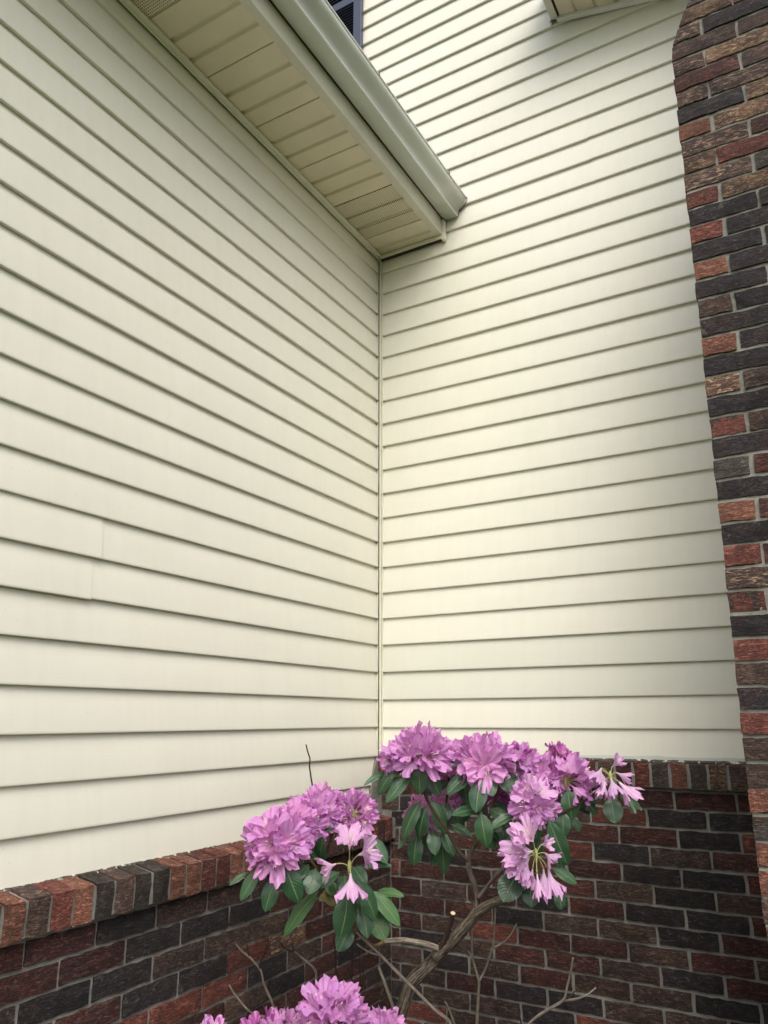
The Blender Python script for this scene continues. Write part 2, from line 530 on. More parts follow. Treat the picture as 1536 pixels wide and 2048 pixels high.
joints_L = {4: 1.672, 3: 1.695, 10: 2.5, 14: 1.15, 18: 1.82}
for k in range(-3, 20):
    top = SOF-0.004 if k == 19 else None
    j = joints_L.get(k)
    if j:
        lap('siding_panel', 'L', k, 0.004, j+0.02, MAT['siding'], left, 0.0, top, 1)
        lap('siding_panel', 'L', k, j, L_END, MAT['siding'], left, 0.0032 if k < 5 else 0.0012, top, 2)
    else:
        lap('siding_panel', 'L', k, 0.004, L_END, MAT['siding'], left, 0.0, top, 1)
joints_R = {22: 1.18, 21: 1.19, 27: 0.70, 12: 2.3}
for k in range(-1, 47):
    m = MAT['siding_dark'] if k in (1, 2) else MAT['siding']
    x0 = 0.004 if k < 20 else -1.5
    j = joints_R.get(k)
    if j:
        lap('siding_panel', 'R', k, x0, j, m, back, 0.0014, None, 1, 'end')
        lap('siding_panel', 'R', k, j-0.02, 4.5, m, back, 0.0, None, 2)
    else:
        lap('siding_panel', 'R', k, x0, 4.5, m, back, 0.0, None, 1)

# inside corner post: two slim returns
mb = MB()
mb.box(-0.012, 0.0045, -0.0125, -0.0, -0.118, SOF-0.002)
mb.box(0.0045, 0.0125, -0.0125, -0.0065, -0.118, SOF-0.002)
mb.build('corner_post', MAT['trim'], left, 0.0012)
mb = MB()
mb.box(0.0004, 0.0034, -0.0160, -0.0127, -0.10, SOF-0.03)
mb.build('corner_channel_gap', MAT['gap'], left)  # dark strip painting the shadow line left of the post
mb = MB()
mb.box(0.0127, 0.0160, -0.0050, 0.012, -0.118, SOF-0.03)
mb.build('corner_channel_gap', MAT['trim'], back)

# ------------------------------------------------------------------ bricks
def brick_mesh(L, Hh, D, seed, nx=4, nz=2, slope=0.0):
    """front faces local -Y; rough split face, uneven arrises"""
    rnd = random.Random(seed)
    vs, fs = [], []
    def V(x, y, z):
        vs.append((x, y, z))
        return len(vs)-1
    bend = rnd.uniform(-0.0012, 0.0012)
    ring = []
    g = {}
    for i in range(nx+1):
        for j in range(nz+1):
            x = -L/2+L*i/nx
            z = -Hh/2+Hh*j/nz
            edge = i in (0, nx) or j in (0, nz)
            if edge:
                x += rnd.uniform(-0.0022, 0.0016)*(1 if i else -1)
                z += rnd.uniform(-0.0028, 0.0020)*(1 if j else -1)
                y = rnd.uniform(0.0005, 0.0034)
            else:
                x += rnd.uniform(-0.2, 0.2)*L/nx
                y = rnd.uniform(-0.0022, 0.0016)
            y += slope*(j/nz) + bend*math.sin(math.pi*i/nx)
            g[i, j] = V(x, y, z)
    for i in range(nx):
        for j in range(nz):
            q = (g[i, j], g[i+1, j], g[i+1, j+1], g[i, j+1])
            if rnd.random() < 0.5:
                fs += [(q[0], q[1], q[2]), (q[0], q[2], q[3])]
            else:
                fs += [(q[0], q[1], q[3]), (q[1], q[2], q[3])]
    per = [(i, 0) for i in range(nx)]+[(nx, j) for j in range(nz)]+[(i, nz) for i in range(nx, 0, -1)]+[(0, j) for j in range(nz, 0, -1)]
    bk = []
    for (i, j) in per:
        x, y, z = vs[g[i, j]]
        bk.append(V(max(-L/2, min(L/2, x*1.004)), D, max(-Hh/2, min(Hh/2, z*1.01))))
    n = len(per)
    for a in range(n):
        b = (a+1) % n
        fs.append((g[per[b]], g[per[a]], bk[a], bk[b]))
    me = bpy.data.meshes.new('brick')
    me.from_pydata(vs, [], fs)
    me.update()
    return me

_bc = {}
def bmesh_for(kind, matname, var):
    key = (kind, matname, var)
    if key not in _bc:
        L, Hh, D = {'s': (0.2055, 0.0572, 0.08), 'h': (0.0985, 0.0572, 0.08), 'c': (0.045, 0.0572, 0.08),
                    'rl': (0.0562, 0.0890, 0.1), 'rr': (0.0562, 0.0870, 0.055)}[kind]
        if kind in ('rl', 'rr'):
            me = brick_mesh(L, Hh, D, hash(kind) % 50*0 + var*13+5, 2, 3)
            # the top slopes back up to the wall
            for v in me.vertices:
                if v.co.y > D*0.5 and v.co.z > 0:
                    v.co.z = (Hh/2 if v.co.z > Hh*0.45 else v.co.z)+(0.017 if kind == 'rl' else 0.016)*max(0, v.co.z)/(Hh/2)
        else:
            me = brick_mesh(L, Hh, D, var*17+len(kind)*3+1, {'s': 8, 'h': 5, 'c': 3}[kind], 2)
        me.materials.append(BM[matname])
        _bc[key] = me
    return _bc[key]

def brick(parent, kind, matname, loc, rotz, rnd, sx=1.0, name='brick'):
    o = bpy.data.objects.new(name, bmesh_for(kind, matname, rnd.randrange(6)))
    COL.objects.link(o)
    o.parent = parent
    o.location = loc
    o.rotation_euler = (rnd.gauss(0, 0.006), rnd.gauss(0, 0.005), rotz+rnd.gauss(0, 0.005))
    o.scale = (sx, 1, 1)
    return o

def pick(rnd, wts):
    r = rnd.random()*sum(w for _, w in wts)
    for m, w in wts:
        r -= w
        if r <= 0:
            return m
    return wts[-1][0]

def mortar_sheet(name, side, a0, a1, z0, z1, off, parent, step=0.008, amp=0.0022, inside=None, mat='mortar'):
    """rough mortar bed; side 'L' on plane x=off along y=-a, 'R'/'C' on plane y=off along x=a"""
    na, nz = int((a1-a0)/step)+1, int((z1-z0)/step)+1
    A = np.linspace(a0, a1, na+1)
    Z = np.linspace(z0, z1, nz+1)
    vs = np.zeros(((na+1)*(nz+1), 3))
    i = 0
    for a in A:
        for z in Z:
            q = Vector((a*55, z*55, 1.7))
            d = amp*(noise.noise(q)+0.6*noise.noise(q*2.3))
            if side == 'L':
                vs[i] = (off+d, -a, z)
            else:
                x = a
                if inside:
                    x = max(a, inside(z))
                vs[i] = (x, off-d, z)
            i += 1
    idx = np.arange((na+1)*(nz+1)).reshape(na+1, nz+1)
    f = np.stack([idx[:-1, :-1], idx[1:, :-1], idx[1:, 1:], idx[:-1, 1:]], -1).reshape(-1, 4)
    if side == 'L':
        f = f[:, ::-1]
    me = bpy.data.meshes.new(name)
    me.from_pydata(vs.tolist(), [], f.tolist())
    me.polygons.foreach_set('use_smooth', [True]*len(me.polygons))
    return add(name, me, MAT[mat], parent)

CP = 0.0677
DARKMIX = [('maroon', 5), ('char', 4.0), ('brown', 1.8), ('streak', 1.4), ('red', 1.4), ('streak', 0.5)]

# --- back wall, lower brickwork (face on y = 0)
bw = thing('brick_wall', 'dark red and charcoal brick wall beneath back siding, behind the shrub, meeting the chimney', 'wall')
rnd = random.Random(21)
mortar_sheet('mortar', 'R', 0.0, 1.78, GZ-0.02, -0.225, 0.0068, bw, 0.0072, 0.0020, None, 'mortar_low')
mb = MB()
mb.box(-0.1, 3.3, 0.016, 0.16, GZ-0.1, -0.135)
mb.build('wall_core', MAT['mortar_low'], bw)
fixR = {(0, 5): 'maroon', (0, 6): 'maroon', (1, 5): 'red', (1, 6): 'char', (1, 4): 'brown', (2, 5): 'maroon', (2, 4): 'maroon', (2, 6): 'char',
        (3, 6): 'streak', (3, 5): 'char', (3, 4): 'red', (4, 4): 'maroon', (4, 5): 'char', (4, 6): 'char', (5, 4): 'maroon', (5, 5): 'brown', (5, 3): 'maroon',
        (6, 5): 'char', (6, 6): 'char', (7, 4): 'brown', (7, 5): 'streak', (7, 6): 'char', (8, 5): 'brown', (9, 6): 'char', (10, 5): 'streak', (11, 5): 'brown', (12, 6): 'maroon', (13, 5): 'char'}
for r in range(0, 17):
    zc = -0.2583-CP*r
    j0 = 1.289 if r % 2 == 0 else 1.183
    n0 = int(math.floor((j0-(0.058 if zc < -0.37 else 0.0))/0.2165))+1
    x = j0-0.2165*n0
    c = 0
    while x < 1.75:
        xa, xb = max(x+0.0053, 0.060 if zc < -0.37 else 0.004), x+0.2165-0.0053
        if xb-xa > 0.02:
            ln = xb-xa
            kind = 's' if ln > 0.15 else ('h' if ln > 0.07 else 'c')
            base = {'s': 0.2055, 'h': 0.0985, 'c': 0.045}[kind]
            m = fixR.get((r, c)) or pick(rnd, DARKMIX)
            brick(bw, kind, m, ((xa+xb)/2, -0.0015+rnd.gauss(0, 0.0012), zc+rnd.gauss(0, 0.0008)), 0, rnd, ln/base*rnd.uniform(0.985, 1.01))
        x += 0.2165
        c += 1
# rowlock sill of the back wall
seq = ['brown', 'tan', 'umber', 'orange', 'umber', 'red', 'maroon', 'brown', 'red', 'maroon', 'brown', 'red']
x = 1.553
i = 0
while x > 0.06:
    m = seq[i] if i < len(seq) else pick(rnd, [('red', 2), ('maroon', 2), ('brown', 2), ('char', 1)])
    brick(bw, 'rr', m, (x-0.0285, -0.031+rnd.gauss(0, 0.0012), -0.1705+rnd.gauss(0, 0.0008)), 0, rnd, rnd.uniform(0.98, 1.05), 'sill_brick')
    x -= 0.0682
    i += 1
brick(bw, 'rr', 'brown', (1.590, -0.031, -0.171), 0, rnd, 1.0, 'sill_brick')
brick(bw, 'rr', 'red', (0.030, -0.028, -0.170), 0, rnd, 0.9, 'sill_brick')
mb = MB()
mb.add([(0.0, -0.0245, -0.2125), (1.66, -0.0245, -0.2125), (1.66, -0.0245, -0.1325), (0.0, -0.0245, -0.1325),
        (1.66, 0.012, -0.1185), (0.0, 0.012, -0.1185), (0.0, 0.012, -0.2125), (1.66, 0.012, -0.2125)],
       [(0, 1, 2, 3), (3, 2, 4, 5), (0, 6, 7, 1)])
mb.build('sill_mortar', MAT['mortar_low'], bw)

vs, fs = [], []
zz = [-0.104, -0.14, -0.18, -0.22, -0.26, -0.30, -0.34, -0.375]
yw = [0.012, 0.034, 0.054, 0.066, 0.080, 0.090, 0.094, 0.096]
for z, yy in zip(zz, yw):
    j = rnd.uniform(-0.006, 0.006)
    vs += [(-0.010, -yy-j, z), (0.0035, -yy+0.004-j, z+0.002), (0.007, -yy*0.45, z), (0.010, -0.0, z)]
for i in range(len(zz)-1):
    for j in range(3):
        fs.append((i*4+j, (i+1)*4+j, (i+1)*4+j+1, i*4+j+1))
mesh('corner_mortar', vs, fs, MAT['mortar_low'], bw)

def caulk(side, a0, a1, off, z, parent, seed):
    rd = random.Random(seed)
    vs, fs = [], []
    n = int((a1-a0)/0.006)
    for i in range(n+1):
        a = a0+(a1-a0)*i/n
        t = 0.0015+0.0035*abs(noise.noise(Vector((a*24, seed, 0))))+0.001*rd.random()
        b = 0.006*noise.noise(Vector((a*9, seed, 4)))
        for (o, zz) in ((-0.004, t+0.001), (0.002+0.003*rd.random(), t+0.001*rd.random()), (0.005+0.006*rd.random(), -0.004+0.2*b), (0.003, -0.010)):
            vs.append((off+o, -a, z+zz) if side == 'L' else (a, off-o, z+zz))
    for i in range(n):
        for j in range(3):
            q = (i*4+j, i*4+j+1, i*4+j+5, i*4+j+4)
            fs.append(q if side == 'R' else q[::-1])
    return mesh('caulk_bead', vs, fs, MAT['caulk'], parent)
caulk('R', 0.02, 1.66, -0.003, -0.117, bw, 3)

vs, fs = [], []
n = 110
for i in range(n+1):
    x = 0.80+0.84*i/n
    h = 0.010+0.010*abs(noise.noise(Vector((x*7, 2.1, 0))))+0.006*max(0, noise.noise(Vector((x*22, 5.1, 0))))
    vs += [(x, -0.0012, -0.119), (x, -0.0016, -0.119+h*0.7), (x, -0.0006, -0.114+h)]
for i in range(n):
    for j in range(2):
        fs.append((i*3+j, i*3+3+j, i*3+4+j, i*3+1+j))
mesh('sealant_smear', vs, fs, plain('sealant', (0.56, 0.575, 0.52), 0.55), bw)

# --- left wall, lower brickwork (face on x = 0.058)
lw = thing('brick_wall', 'dark brick wall with projecting orange and grey upright brick sill, beneath the left siding', 'wall')
rnd = random.Random(5)
LB = 0.058
mortar_sheet('mortar', 'L', 0.0, 2.35, GZ-0.02, -0.48, LB-0.0068, lw, 0.0072, 0.0020, None, 'mortar_low')
mb = MB()
mb.box(-0.15, LB-0.016, -L_END, 0.0, GZ-0.1, -0.405)
mb.build('wall_core', MAT['mortar_low'], lw)
fixL = {(0, 8): 'maroon', (0, 7): 'char', (0, 6): 'brown', (0, 5): 'brown', (0, 4): 'brown', (1, 8): 'maroon', (1, 7): 'maroon', (1, 6): 'char', (1, 5): 'char', (1, 4): 'char',
        (2, 8): 'char', (2, 7): 'char', (2, 6): 'streak', (2, 5): 'streak', (2, 4): 'streak', (3, 8): 'red', (3, 7): 'maroon', (3, 6): 'char', (3, 5): 'char', (3, 4): 'red', (3, 3): 'tan',
        (4, 7): 'red', (4, 6): 'red', (4, 5): 'red', (5, 7): 'red', (5, 6): 'char', (4, 4): 'char', (5, 5): 'maroon', (4, 3): 'streak'}
for r in range(0, 14):
    zc = -0.519-CP*r
    j0 = 1.612 if r % 2 == 0 else 1.503
    n0 = int(math.floor(j0/0.2165))+1
    a = j0-0.2165*n0
    c = 0
    while a < 2.32:
        aa, ab = max(a+0.0053, 0.004), a+0.2165-0.0053
        if ab-aa > 0.02:
            ln = ab-aa
            kind = 's' if ln > 0.15 else ('h' if ln > 0.07 else 'c')
            base = {'s': 0.2055, 'h': 0.0985, 'c': 0.045}[kind]
            m = fixL.get((r, c)) or pick(rnd, DARKMIX)
            brick(lw, kind, m, (LB+0.0015+rnd.gauss(0, 0.0012), -(aa+ab)/2, zc+rnd.gauss(0, 0.0008)), R(90), rnd, ln/base*rnd.uniform(0.985, 1.01))
        a += 0.2165
        c += 1
# rowlock sill
SL = {'x': 0.088}
seq = ['orange', 'brown', 'red', 'orange', 'umber', 'brown', 'umber', 'umber', 'orange', 'orange', 'red', 'red', 'orange', 'red', 'orange', 'brown', 'red', 'brown', 'char', 'brown', 'maroon', 'brown', 'maroon']
a = 1.917
i = 0
while a > 0.05:
    m = seq[i] if i < len(seq) else pick(rnd, [('brown', 2), ('red', 2), ('maroon', 1)])
    brick(lw, 'rl', m, (SL['x']+rnd.gauss(0, 0.0015), -a+0.0285, -0.4315+rnd.gauss(0, 0.001)), R(90), rnd, rnd.uniform(0.98, 1.05), 'sill_brick')
    a -= 0.0677
    i += 1
a = 1.917+0.0677
while a < 2.35:
    brick(lw, 'rl', pick(rnd, [('orange', 2), ('red', 2), ('brown', 2), ('grey', 1)]), (SL['x'], -a+0.0285, -0.4315), R(90), rnd, 1.0, 'sill_brick')
    a += 0.0677
mb = MB()
xf = SL['x']-0.006
mb.add([(xf, -2.4, -0.474), (xf, -0.0, -0.474), (xf, -0.0, -0.3925), (xf, -2.4, -0.3925), (-0.012, 0.0, -0.3755), (-0.012, -2.4, -0.3755), (-0.012, 0, -0.474), (-0.012, -2.4, -0.474)],
       [(0, 1, 2, 3), (3, 2, 4, 5), (1, 0, 7, 6)])
mb.build('sill_mortar', MAT['mortar_low'], lw)
caulk('L', 0.02, 2.4, -0.002, -0.3735, lw, 8)

# ------------------------------------------------------------------ chimney
CY = -0.79
ch = thing('brick_chimney', 'tall brick chimney of mixed red, tan and charcoal bricks with sloped shoulder, right edge', 'chimney')
rnd = random.Random(77)
def cedge(z):
    x = 1.627+0.0165*max(z, 0)
    if z > 2.30:
        d = z-2.30
        x += 2.0*d*d if d < 0.1 else 0.02+0.40*(d-0.1)
    return min(x, 1.99)
mortar_sheet('mortar', 'C', 1.60, 2.75, GZ-0.02, 3.3, CY+0.0072, ch, 0.0085, 0.0019, lambda z: cedge(z)+0.0015)
prof = [(cedge(-2)+0.006, GZ-0.1), (3.1, GZ-0.1), (3.1, 6.5), (cedge(9)+0.006, 6.5), (cedge(9)+0.006, 3.21), (cedge(2.33)+0.006, 2.33)]
vs = [(x, CY+0.018, z) for x, z in prof]+[(x, -0.002, z) for x, z in prof]
n = len(prof)
fs = [tuple(range(n)), tuple(range(2*n-1, n-1, -1))]+[(i, i+n, (i+1) % n+n, (i+1) % n) for i in range(n)]
mesh('chimney_core', vs, fs, MAT['mortar'], ch)
first = {0: 'char', 1: 'red', 2: 'char', 3: 'orange', 4: 'char', 5: 'brown', 6: 'char', 7: 'orange', 8: 'char', 9: 'tan', 10: 'char', 11: 'red', 12: 'char', 13: 'grey',
         14: 'char', 15: 'orange', 16: 'char', 17: 'red', 18: 'mottled', 19: 'red', 20: 'char', 21: 'red', 22: 'brown', 23: 'char', 24: 'red', 25: 'brown', 26: 'brown', 27: 'orange', 28: 'grey',
         29: 'orange', 30: 'orange', 31: 'brown', 32: 'orange', -1: 'red', -2: 'mottled', -3: 'tan', -4: 'mottled', -5: 'orange', -6: 'char', -7: 'mottled', -8: 'maroon', -9: 'mottled', -10: 'brown', -11: 'mottled', -12: 'tan', -13: 'grey', -14: 'red'}
CHMIX_UP = [('tan', 2.5), ('mottled', 4), ('brown', 1.5), ('char', 2), ('maroon', 1.5), ('grey', 1), ('red', 0.7)]
CHMIX = [('char', 4), ('brown', 2), ('red', 2), ('maroon', 2), ('tan', 1.2), ('orange', 0.6)]
rest_v, rest_f = [], []
def join_brick(kind, loc, rot, sx):
    me = bmesh_for(kind, pick(rnd, CHMIX), rnd.randrange(6))
    n = len(rest_v)
    Mx = Matrix.Translation(loc) @ Matrix.Rotation(rot, 4, 'Z') @ Matrix.Diagonal((sx, 1, 1, 1))
    rest_v.extend(tuple(Mx @ v.co) for v in me.vertices)
    rest_f.extend(tuple(n+i for i in p.vertices) for p in me.polygons)
for k in range(-22, 46):
    zt = 1.679-CP*k
    zc = zt-0.0286
    x0 = cedge(zc)
    header = k % 2 != 0
    x = x0
    joint = x0+0.104 if header else x0+0.2125
    if zc > 2.28:       # shoulder: keep the interior bond of the wall, shorter brick at the raked edge
        xb = cedge(2.33)
        joint = xb+0.104 if header else xb+0.2125
        while joint-x0 < 0.05:
            joint += 0.2165
    c = 0
    while x < 2.7:
        xa, xb_ = x+(0.0 if c == 0 else 0.0053), joint-0.0053
        ln = xb_-xa
        kind = 's' if ln > 0.15 else ('h' if ln > 0.07 else 'c')
        base = {'s': 0.2055, 'h': 0.0985, 'c': 0.045}[kind]
        m = first.get(k) if c == 0 else None
        m = m or pick(rnd, CHMIX_UP if k < 0 else CHMIX)
        if c == 0 and zc > 2.28:
            o = brick(ch, kind, m, ((xa+xb_)/2, CY+rnd.gauss(0, 0.0012), zc), 0, rnd, 1.0)
            me = o.data.copy()
            o.data = me
            o.rotation_euler = (0, 0, 0)
            sl = (cedge(zc+0.0286)-cedge(zc-0.0286))/0.0572
            for v in me.vertices:
                q = (v.co.x/base+0.5)
                v.co.x = -ln/2+q*ln+(1-q)*sl*v.co.z
        elif c < 4 and -14 <= k <= 36:
            brick(ch, kind, m, ((xa+xb_)/2+rnd.gauss(0, 0.0012), CY+rnd.gauss(0, 0.0014), zc+rnd.gauss(0, 0.0009)), 0, rnd, ln/base)
        else:
            join_brick(kind, Vector(((xa+xb_)/2, CY, zc)), 0, ln/base)
        x = joint
        joint += 0.2165
        c += 1
    # left return of the chimney (turned away from the photograph's camera)
    if zc < 2.33:
        y = CY+0.0985 if not header else CY+0.2055
        yy = CY+0.004
        while yy < -0.06:
            ln = min(y, -0.006)-yy
            kind = 's' if ln > 0.15 else ('h' if ln > 0.07 else 'c')
            base = {'s': 0.2055, 'h': 0.0985, 'c': 0.045}[kind]
            join_brick(kind, Vector((x0+0.0005, yy+ln/2, zc)), -math.pi/2, ln/base)
            yy = y+0.0107
            y = yy+0.2055
o = mesh('brickwork', rest_v, rest_f, BM['brown'], ch)
o['kind'] = 'stuff'

# ------------------------------------------------------------------ eave of the left wing: soffit, fascia, roof
ev = thing('roof_eave', 'beige vented soffit and fascia of the low eave over the left siding wall', 'eave')
FX = 0.392
def soffit_panel(y0, mat):
    """12 inch panel of three 4 inch flutes, running from wall to fascia"""
    xs = [0.012, FX-0.006]
    pr = [(0.0, 0.012), (0.004, 0.0)]
    for i in range(3):
        b = i*0.1016
        e = b+0.1016
        pr += [(b+0.012, 0.0), (e-0.016, 0.0), (e-0.009, 0.0085), (e-0.002, 0.0085)]
    pr = [(0.0, 0.009), (0.0025, 0.0015), (0.006, 0.0)]
    for i in range(3):
        e = (i+1)*0.1016
        if i < 2:
            pr += [(e-0.020, 0.0), (e-0.011, 0.0100), (e-0.003, 0.0100), (e+0.006, 0.0)]
        else:
            pr += [(e-0.004, 0.0), (e-0.001, 0.009)]
    vs = [(x, y0-a, SOF+z) for x in xs for (a, z) in pr]
    n = len(pr)
    fs = [(j, j+n, j+n+1, j+1) for j in range(n-1)]
    return mesh('soffit_panel', vs, fs, mat, ev)
y = -0.189+0.3048
for i in range(12):
    soffit_panel(y, MAT['vent'] if i in (1, 6, 11) else MAT['soffit'])
    y -= 0.3048
mb = MB().box(0.003, 0.0255, -L_END, -0.014, SOF-0.0135, SOF-0.003).box(0.003, 0.0075, -L_END, -0.014, SOF-0.026, SOF-0.0137)
mb.build('wall_channel', MAT['trim'], ev, 0.0012)
mb = MB().box(0.0130, FX-0.004, -0.0285, -0.003, SOF-0.022, SOF-0.003)
mb.build('return_channel', MAT['trim'], ev, 0.0012)
mb = MB().box(0.0155, FX-0.006, -0.0190, -0.001, SOF-0.0262, SOF-0.0222)
mb.build('channel_gap', MAT['gap'], ev)  # solid dark strip standing in for the shaded gap under the channel
# fascia: bent metal, lip under the soffit edge, face up behind the gutter
mb = MB().box(FX-0.036, FX+0.0015, -L_END, -0.0295, SOF-0.0045, SOF-0.002)
mb.box(FX-0.001, FX+0.0015, -L_END, -0.0295, SOF-0.002, SOF+0.19)
mb.build('fascia', MAT['fascia'], ev, 0.0008)
mb = MB().box(FX-0.001, FX+0.016, -0.0290, -0.001, SOF-0.034, SOF+0.0845)
mb.build('end_trim', MAT['trim'], ev, 0.001)
for yy in (-0.16, -0.75, -1.36, -1.95, -2.6):
    mb = MB().box(FX-0.022, FX-0.018, yy-0.002, yy+0.002, SOF-0.0056, SOF-0.0044)
    mb.build('nail_head', MAT['fascia'], ev)
# roof deck, rising to the left from the gutter
mb = MB()
s_ = 0.42
mb.add([(0.46, -L_END, 2.715), (0.46, -0.02, 2.715), (-3.0, -0.02, 2.715+3.46*s_), (-3.0, -L_END, 2.715+3.46*s_),
        (0.46, -L_END, 2.700), (0.46, -0.02, 2.700), (-3.0, -0.02, 2.66+3.46*s_), (-3.0, -L_END, 2.66+3.46*s_)],
       [(0, 1, 2, 3), (7, 6, 5, 4), (0, 4, 5, 1), (2, 6, 7, 3), (0, 3, 7, 4), (1, 5, 6, 2)])
mb.build('roof_slope', MAT['roof'], ev)

MB().box(FX+0.0018, 0.4026, -L_END, -0.03, 2.603, 2.62).build('gutter_gap', MAT['gap'], ev)  # dark strip added to draw the shade between fascia and gutter
# gutter
gt = thing('rain_gutter', 'pale grey-green metal rain gutter along the low eave with end cap at back wall', 'gutter')
gp = [(0.4030, 2.700), (0.4030, 2.602), (0.4060, 2.599), (0.470, 2.598), (0.4775, 2.5985)]
gp2 = [(0.4775, 2.5985), (0.4790, 2.603), (0.4795, 2.616), (0.4835, 2.630), (0.4925, 2.6405), (0.5040, 2.6480), (0.5160, 2.6555), (0.5245, 2.6650), (0.5285, 2.677), (0.5290, 2.692)]
gp3 = [(0.5290, 2.692), (0.5325, 2.6935), (0.5335, 2.698), (0.5300, 2.7015), (0.5220, 2.7015)]
full = gp+gp2[1:]+gp3[1:]
def extr(name, pr, y0, y1, mat, parent, seg=16, wob=0.0008):
    vs = []
    for i in range(seg+1):
        yy = y0+(y1-y0)*i/seg
        for (x, z) in pr:
            vs.append((x+wob*math.sin(yy*5.1), yy, z+wob*math.sin(yy*3.3+1)))
    n = len(pr)
    fs = [(i*n+j, i*n+j+1, (i+1)*n+j+1, (i+1)*n+j) for i in range(seg) for j in range(n-1)]
    o = mesh(name, vs, fs, mat, parent, True)
    o.data.set_sharp_from_angle(angle=R(28))
    m = o.modifiers.new('thick', 'SOLIDIFY')
    m.thickness = 0.0008
    m.offset = -1
    return o
extr('trough', gp+gp2[1:], -0.012, -L_END, MAT['gutter'], gt)
extr('rolled_lip', gp3, -0.012, -L_END, MAT['lip'], gt)
extr('bottom_bead_highlight', [(0.4755, 2.5968), (0.4795, 2.5965), (0.4822, 2.5995), (0.4815, 2.6050), (0.4796, 2.6065)], -0.012, -L_END, MAT['lip'], gt)  # pale strip drawing the highlight along the bottom front edge
vs = [(x, -0.0125, z) for x, z in full]+[(x+0.0025*(1 if i > 3 else 0), -0.0095, z) for i, (x, z) in enumerate(full)]
n = len(full)
mesh('end_cap', vs, [tuple(range(n)), tuple(range(2*n-1, n-1, -1))]+[(i, i+n, (i+1) % n+n, (i+1) % n) for i in range(n)], MAT['gutter'], gt)
vs = []
for yy in (-0.0090, -0.0060):
    for (x, z) in full[3:]:
        vs.append((x+0.004, yy, z-0.001))
n = len(full)-3
for yy in (-0.0090, -0.0060):
    for (x, z) in full[3:]:
        vs.append((x-0.001, yy, z+0.001))
mesh('end_flange', vs, [(j, j+1, n+j+1, n+j) for j in range(n-1)]+[(j, j+1, 2*n+j+1, 2*n+j) for j in range(n-1)]+[(n+j, n+j+1, 3*n+j+1, 3*n+j) for j in range(n-1)], MAT['gap'], gt)
for yy in (-0.22, -0.92, -1.62, -2.3):
    mb = MB().box(0.5296, 0.5350, yy-0.004, yy+0.004, 2.6935, 2.7030)
    mb.build('hanger_clip', MAT['gap'], gt, 0.001)

# ------------------------------------------------------------------ shutter on the upper wall
sh = thing('window_shutter', 'navy louvered shutter on the upper siding, just above the gutter', 'shutter')
y0, y1 = -0.034, -0.006
MB().box(-0.176, -0.118, y0, y1, 3.35, 5.2).build('stile', MAT['shutter'], sh, 0.003)
MB().box(-0.500, -0.442, y0, y1, 3.35, 5.2).build('stile', MAT['shutter'], sh, 0.003)
for (a, b) in ((3.35, 3.43), (4.40, 4.457), (5.12, 5.2)):
    MB().box(-0.4418, -0.1762, y0+0.002, y1, a, b).build('rail', MAT['shutter'], sh, 0.003)
MB().box(-0.4416, -0.1764, y1-0.002, y1, 3.4302, 5.1198).build('back_panel', MAT['gap'], sh)
me = None
for (za, zb) in ((3.432, 4.398), (4.459, 5.118)):
    z = za+0.012
    while z < zb-0.008:
        if me is None:
            o = MB().add([(-0.4415, -0.029, -0.0115), (-0.1765, -0.029, -0.0115), (-0.1765, -0.011, 0.0105), (-0.4415, -0.011, 0.0105),
                          (-0.4415, -0.0315, -0.0085), (-0.1765, -0.0315, -0.0085), (-0.1765, -0.0135, 0.0135), (-0.4415, -0.0135, 0.0135)],
                         [(3, 2, 1, 0), (4, 5, 6, 7), (0, 1, 5, 4), (2, 3, 7, 6)]).build('louver_slat', MAT['shutter'], sh)
            me = o.data
        else:
            o = add('louver_slat', me, None, sh)
        o.location = (0, 0, z)
        z += 0.0225

# ------------------------------------------------------------------ upper raked overhang, top right
oh = thing('roof_overhang', 'beige raked soffit corner of an upper roof, above back siding beside the chimney', 'roof')
SLP = -0.276
def sz(x):
    return 3.574+(x-1.078)*SLP
yA, yB = -0.30, -0.004
MB().add([(1.050, yA, sz(1.05)-0.012), (1.088, yA, sz(1.088)-0.012), (1.088, yB-0.02, sz(1.088)-0.012), (1.050, yB-0.02, sz(1.05)-0.012),
          (1.050, yA, sz(1.05)+0.16), (1.088, yA, sz(1.088)+0.16), (1.088, yB-0.02, sz(1.088)+0.16), (1.050, yB-0.02, sz(1.05)+0.16)],
         [(3, 2, 1, 0), (4, 5, 6, 7), (0, 1, 5, 4), (1, 2, 6, 5), (2, 3, 7, 6), (3, 0, 4, 7)]).build('fascia', MAT['fascia'], oh, 0.002)
MB().box(1.089, 1.094, yA, yB-0.03, sz(1.09)-0.006, sz(1.09)+0.02).build('shadow_line', MAT['gap'], oh)
x = 1.0945
while x < 2.6:
    pr = []
    for i in range(3):
        e = (i+1)*0.0985
        b = i*0.0985
        pr += [(b+0.004, 0.0), (e-0.018, 0.0), (e-0.010, 0.0085), (e-0.003, 0.0085)]
    vs = [(x+a, yy, sz(x+a)+z) for yy in (yA, yB) for (a, z) in pr]
    n = len(pr)
    mesh('soffit_panel', vs, [(j, j+1, j+n+1, j+n) for j in range(n-1)], MAT['soffit'], oh)
    x += 0.2955
vs = []
for x in (1.080, 2.6):
    for (yy, dz) in ((-0.030, -0.014), (-0.003, -0.014), (-0.003, 0.004), (-0.030, 0.004)):
        vs.append((x, yy, sz(x)+dz-0.002))
mesh('wall_channel', vs, [(0, 1, 5, 4), (1, 2, 6, 5), (2, 3, 7, 6), (3, 0, 4, 7), (3, 2, 1, 0), (4, 5, 6, 7)], MAT['white'], oh)
MB().box(1.040, 1.0495, -0.030, -0.001, 3.560, 4.3).build('end_channel', MAT['white'], oh)
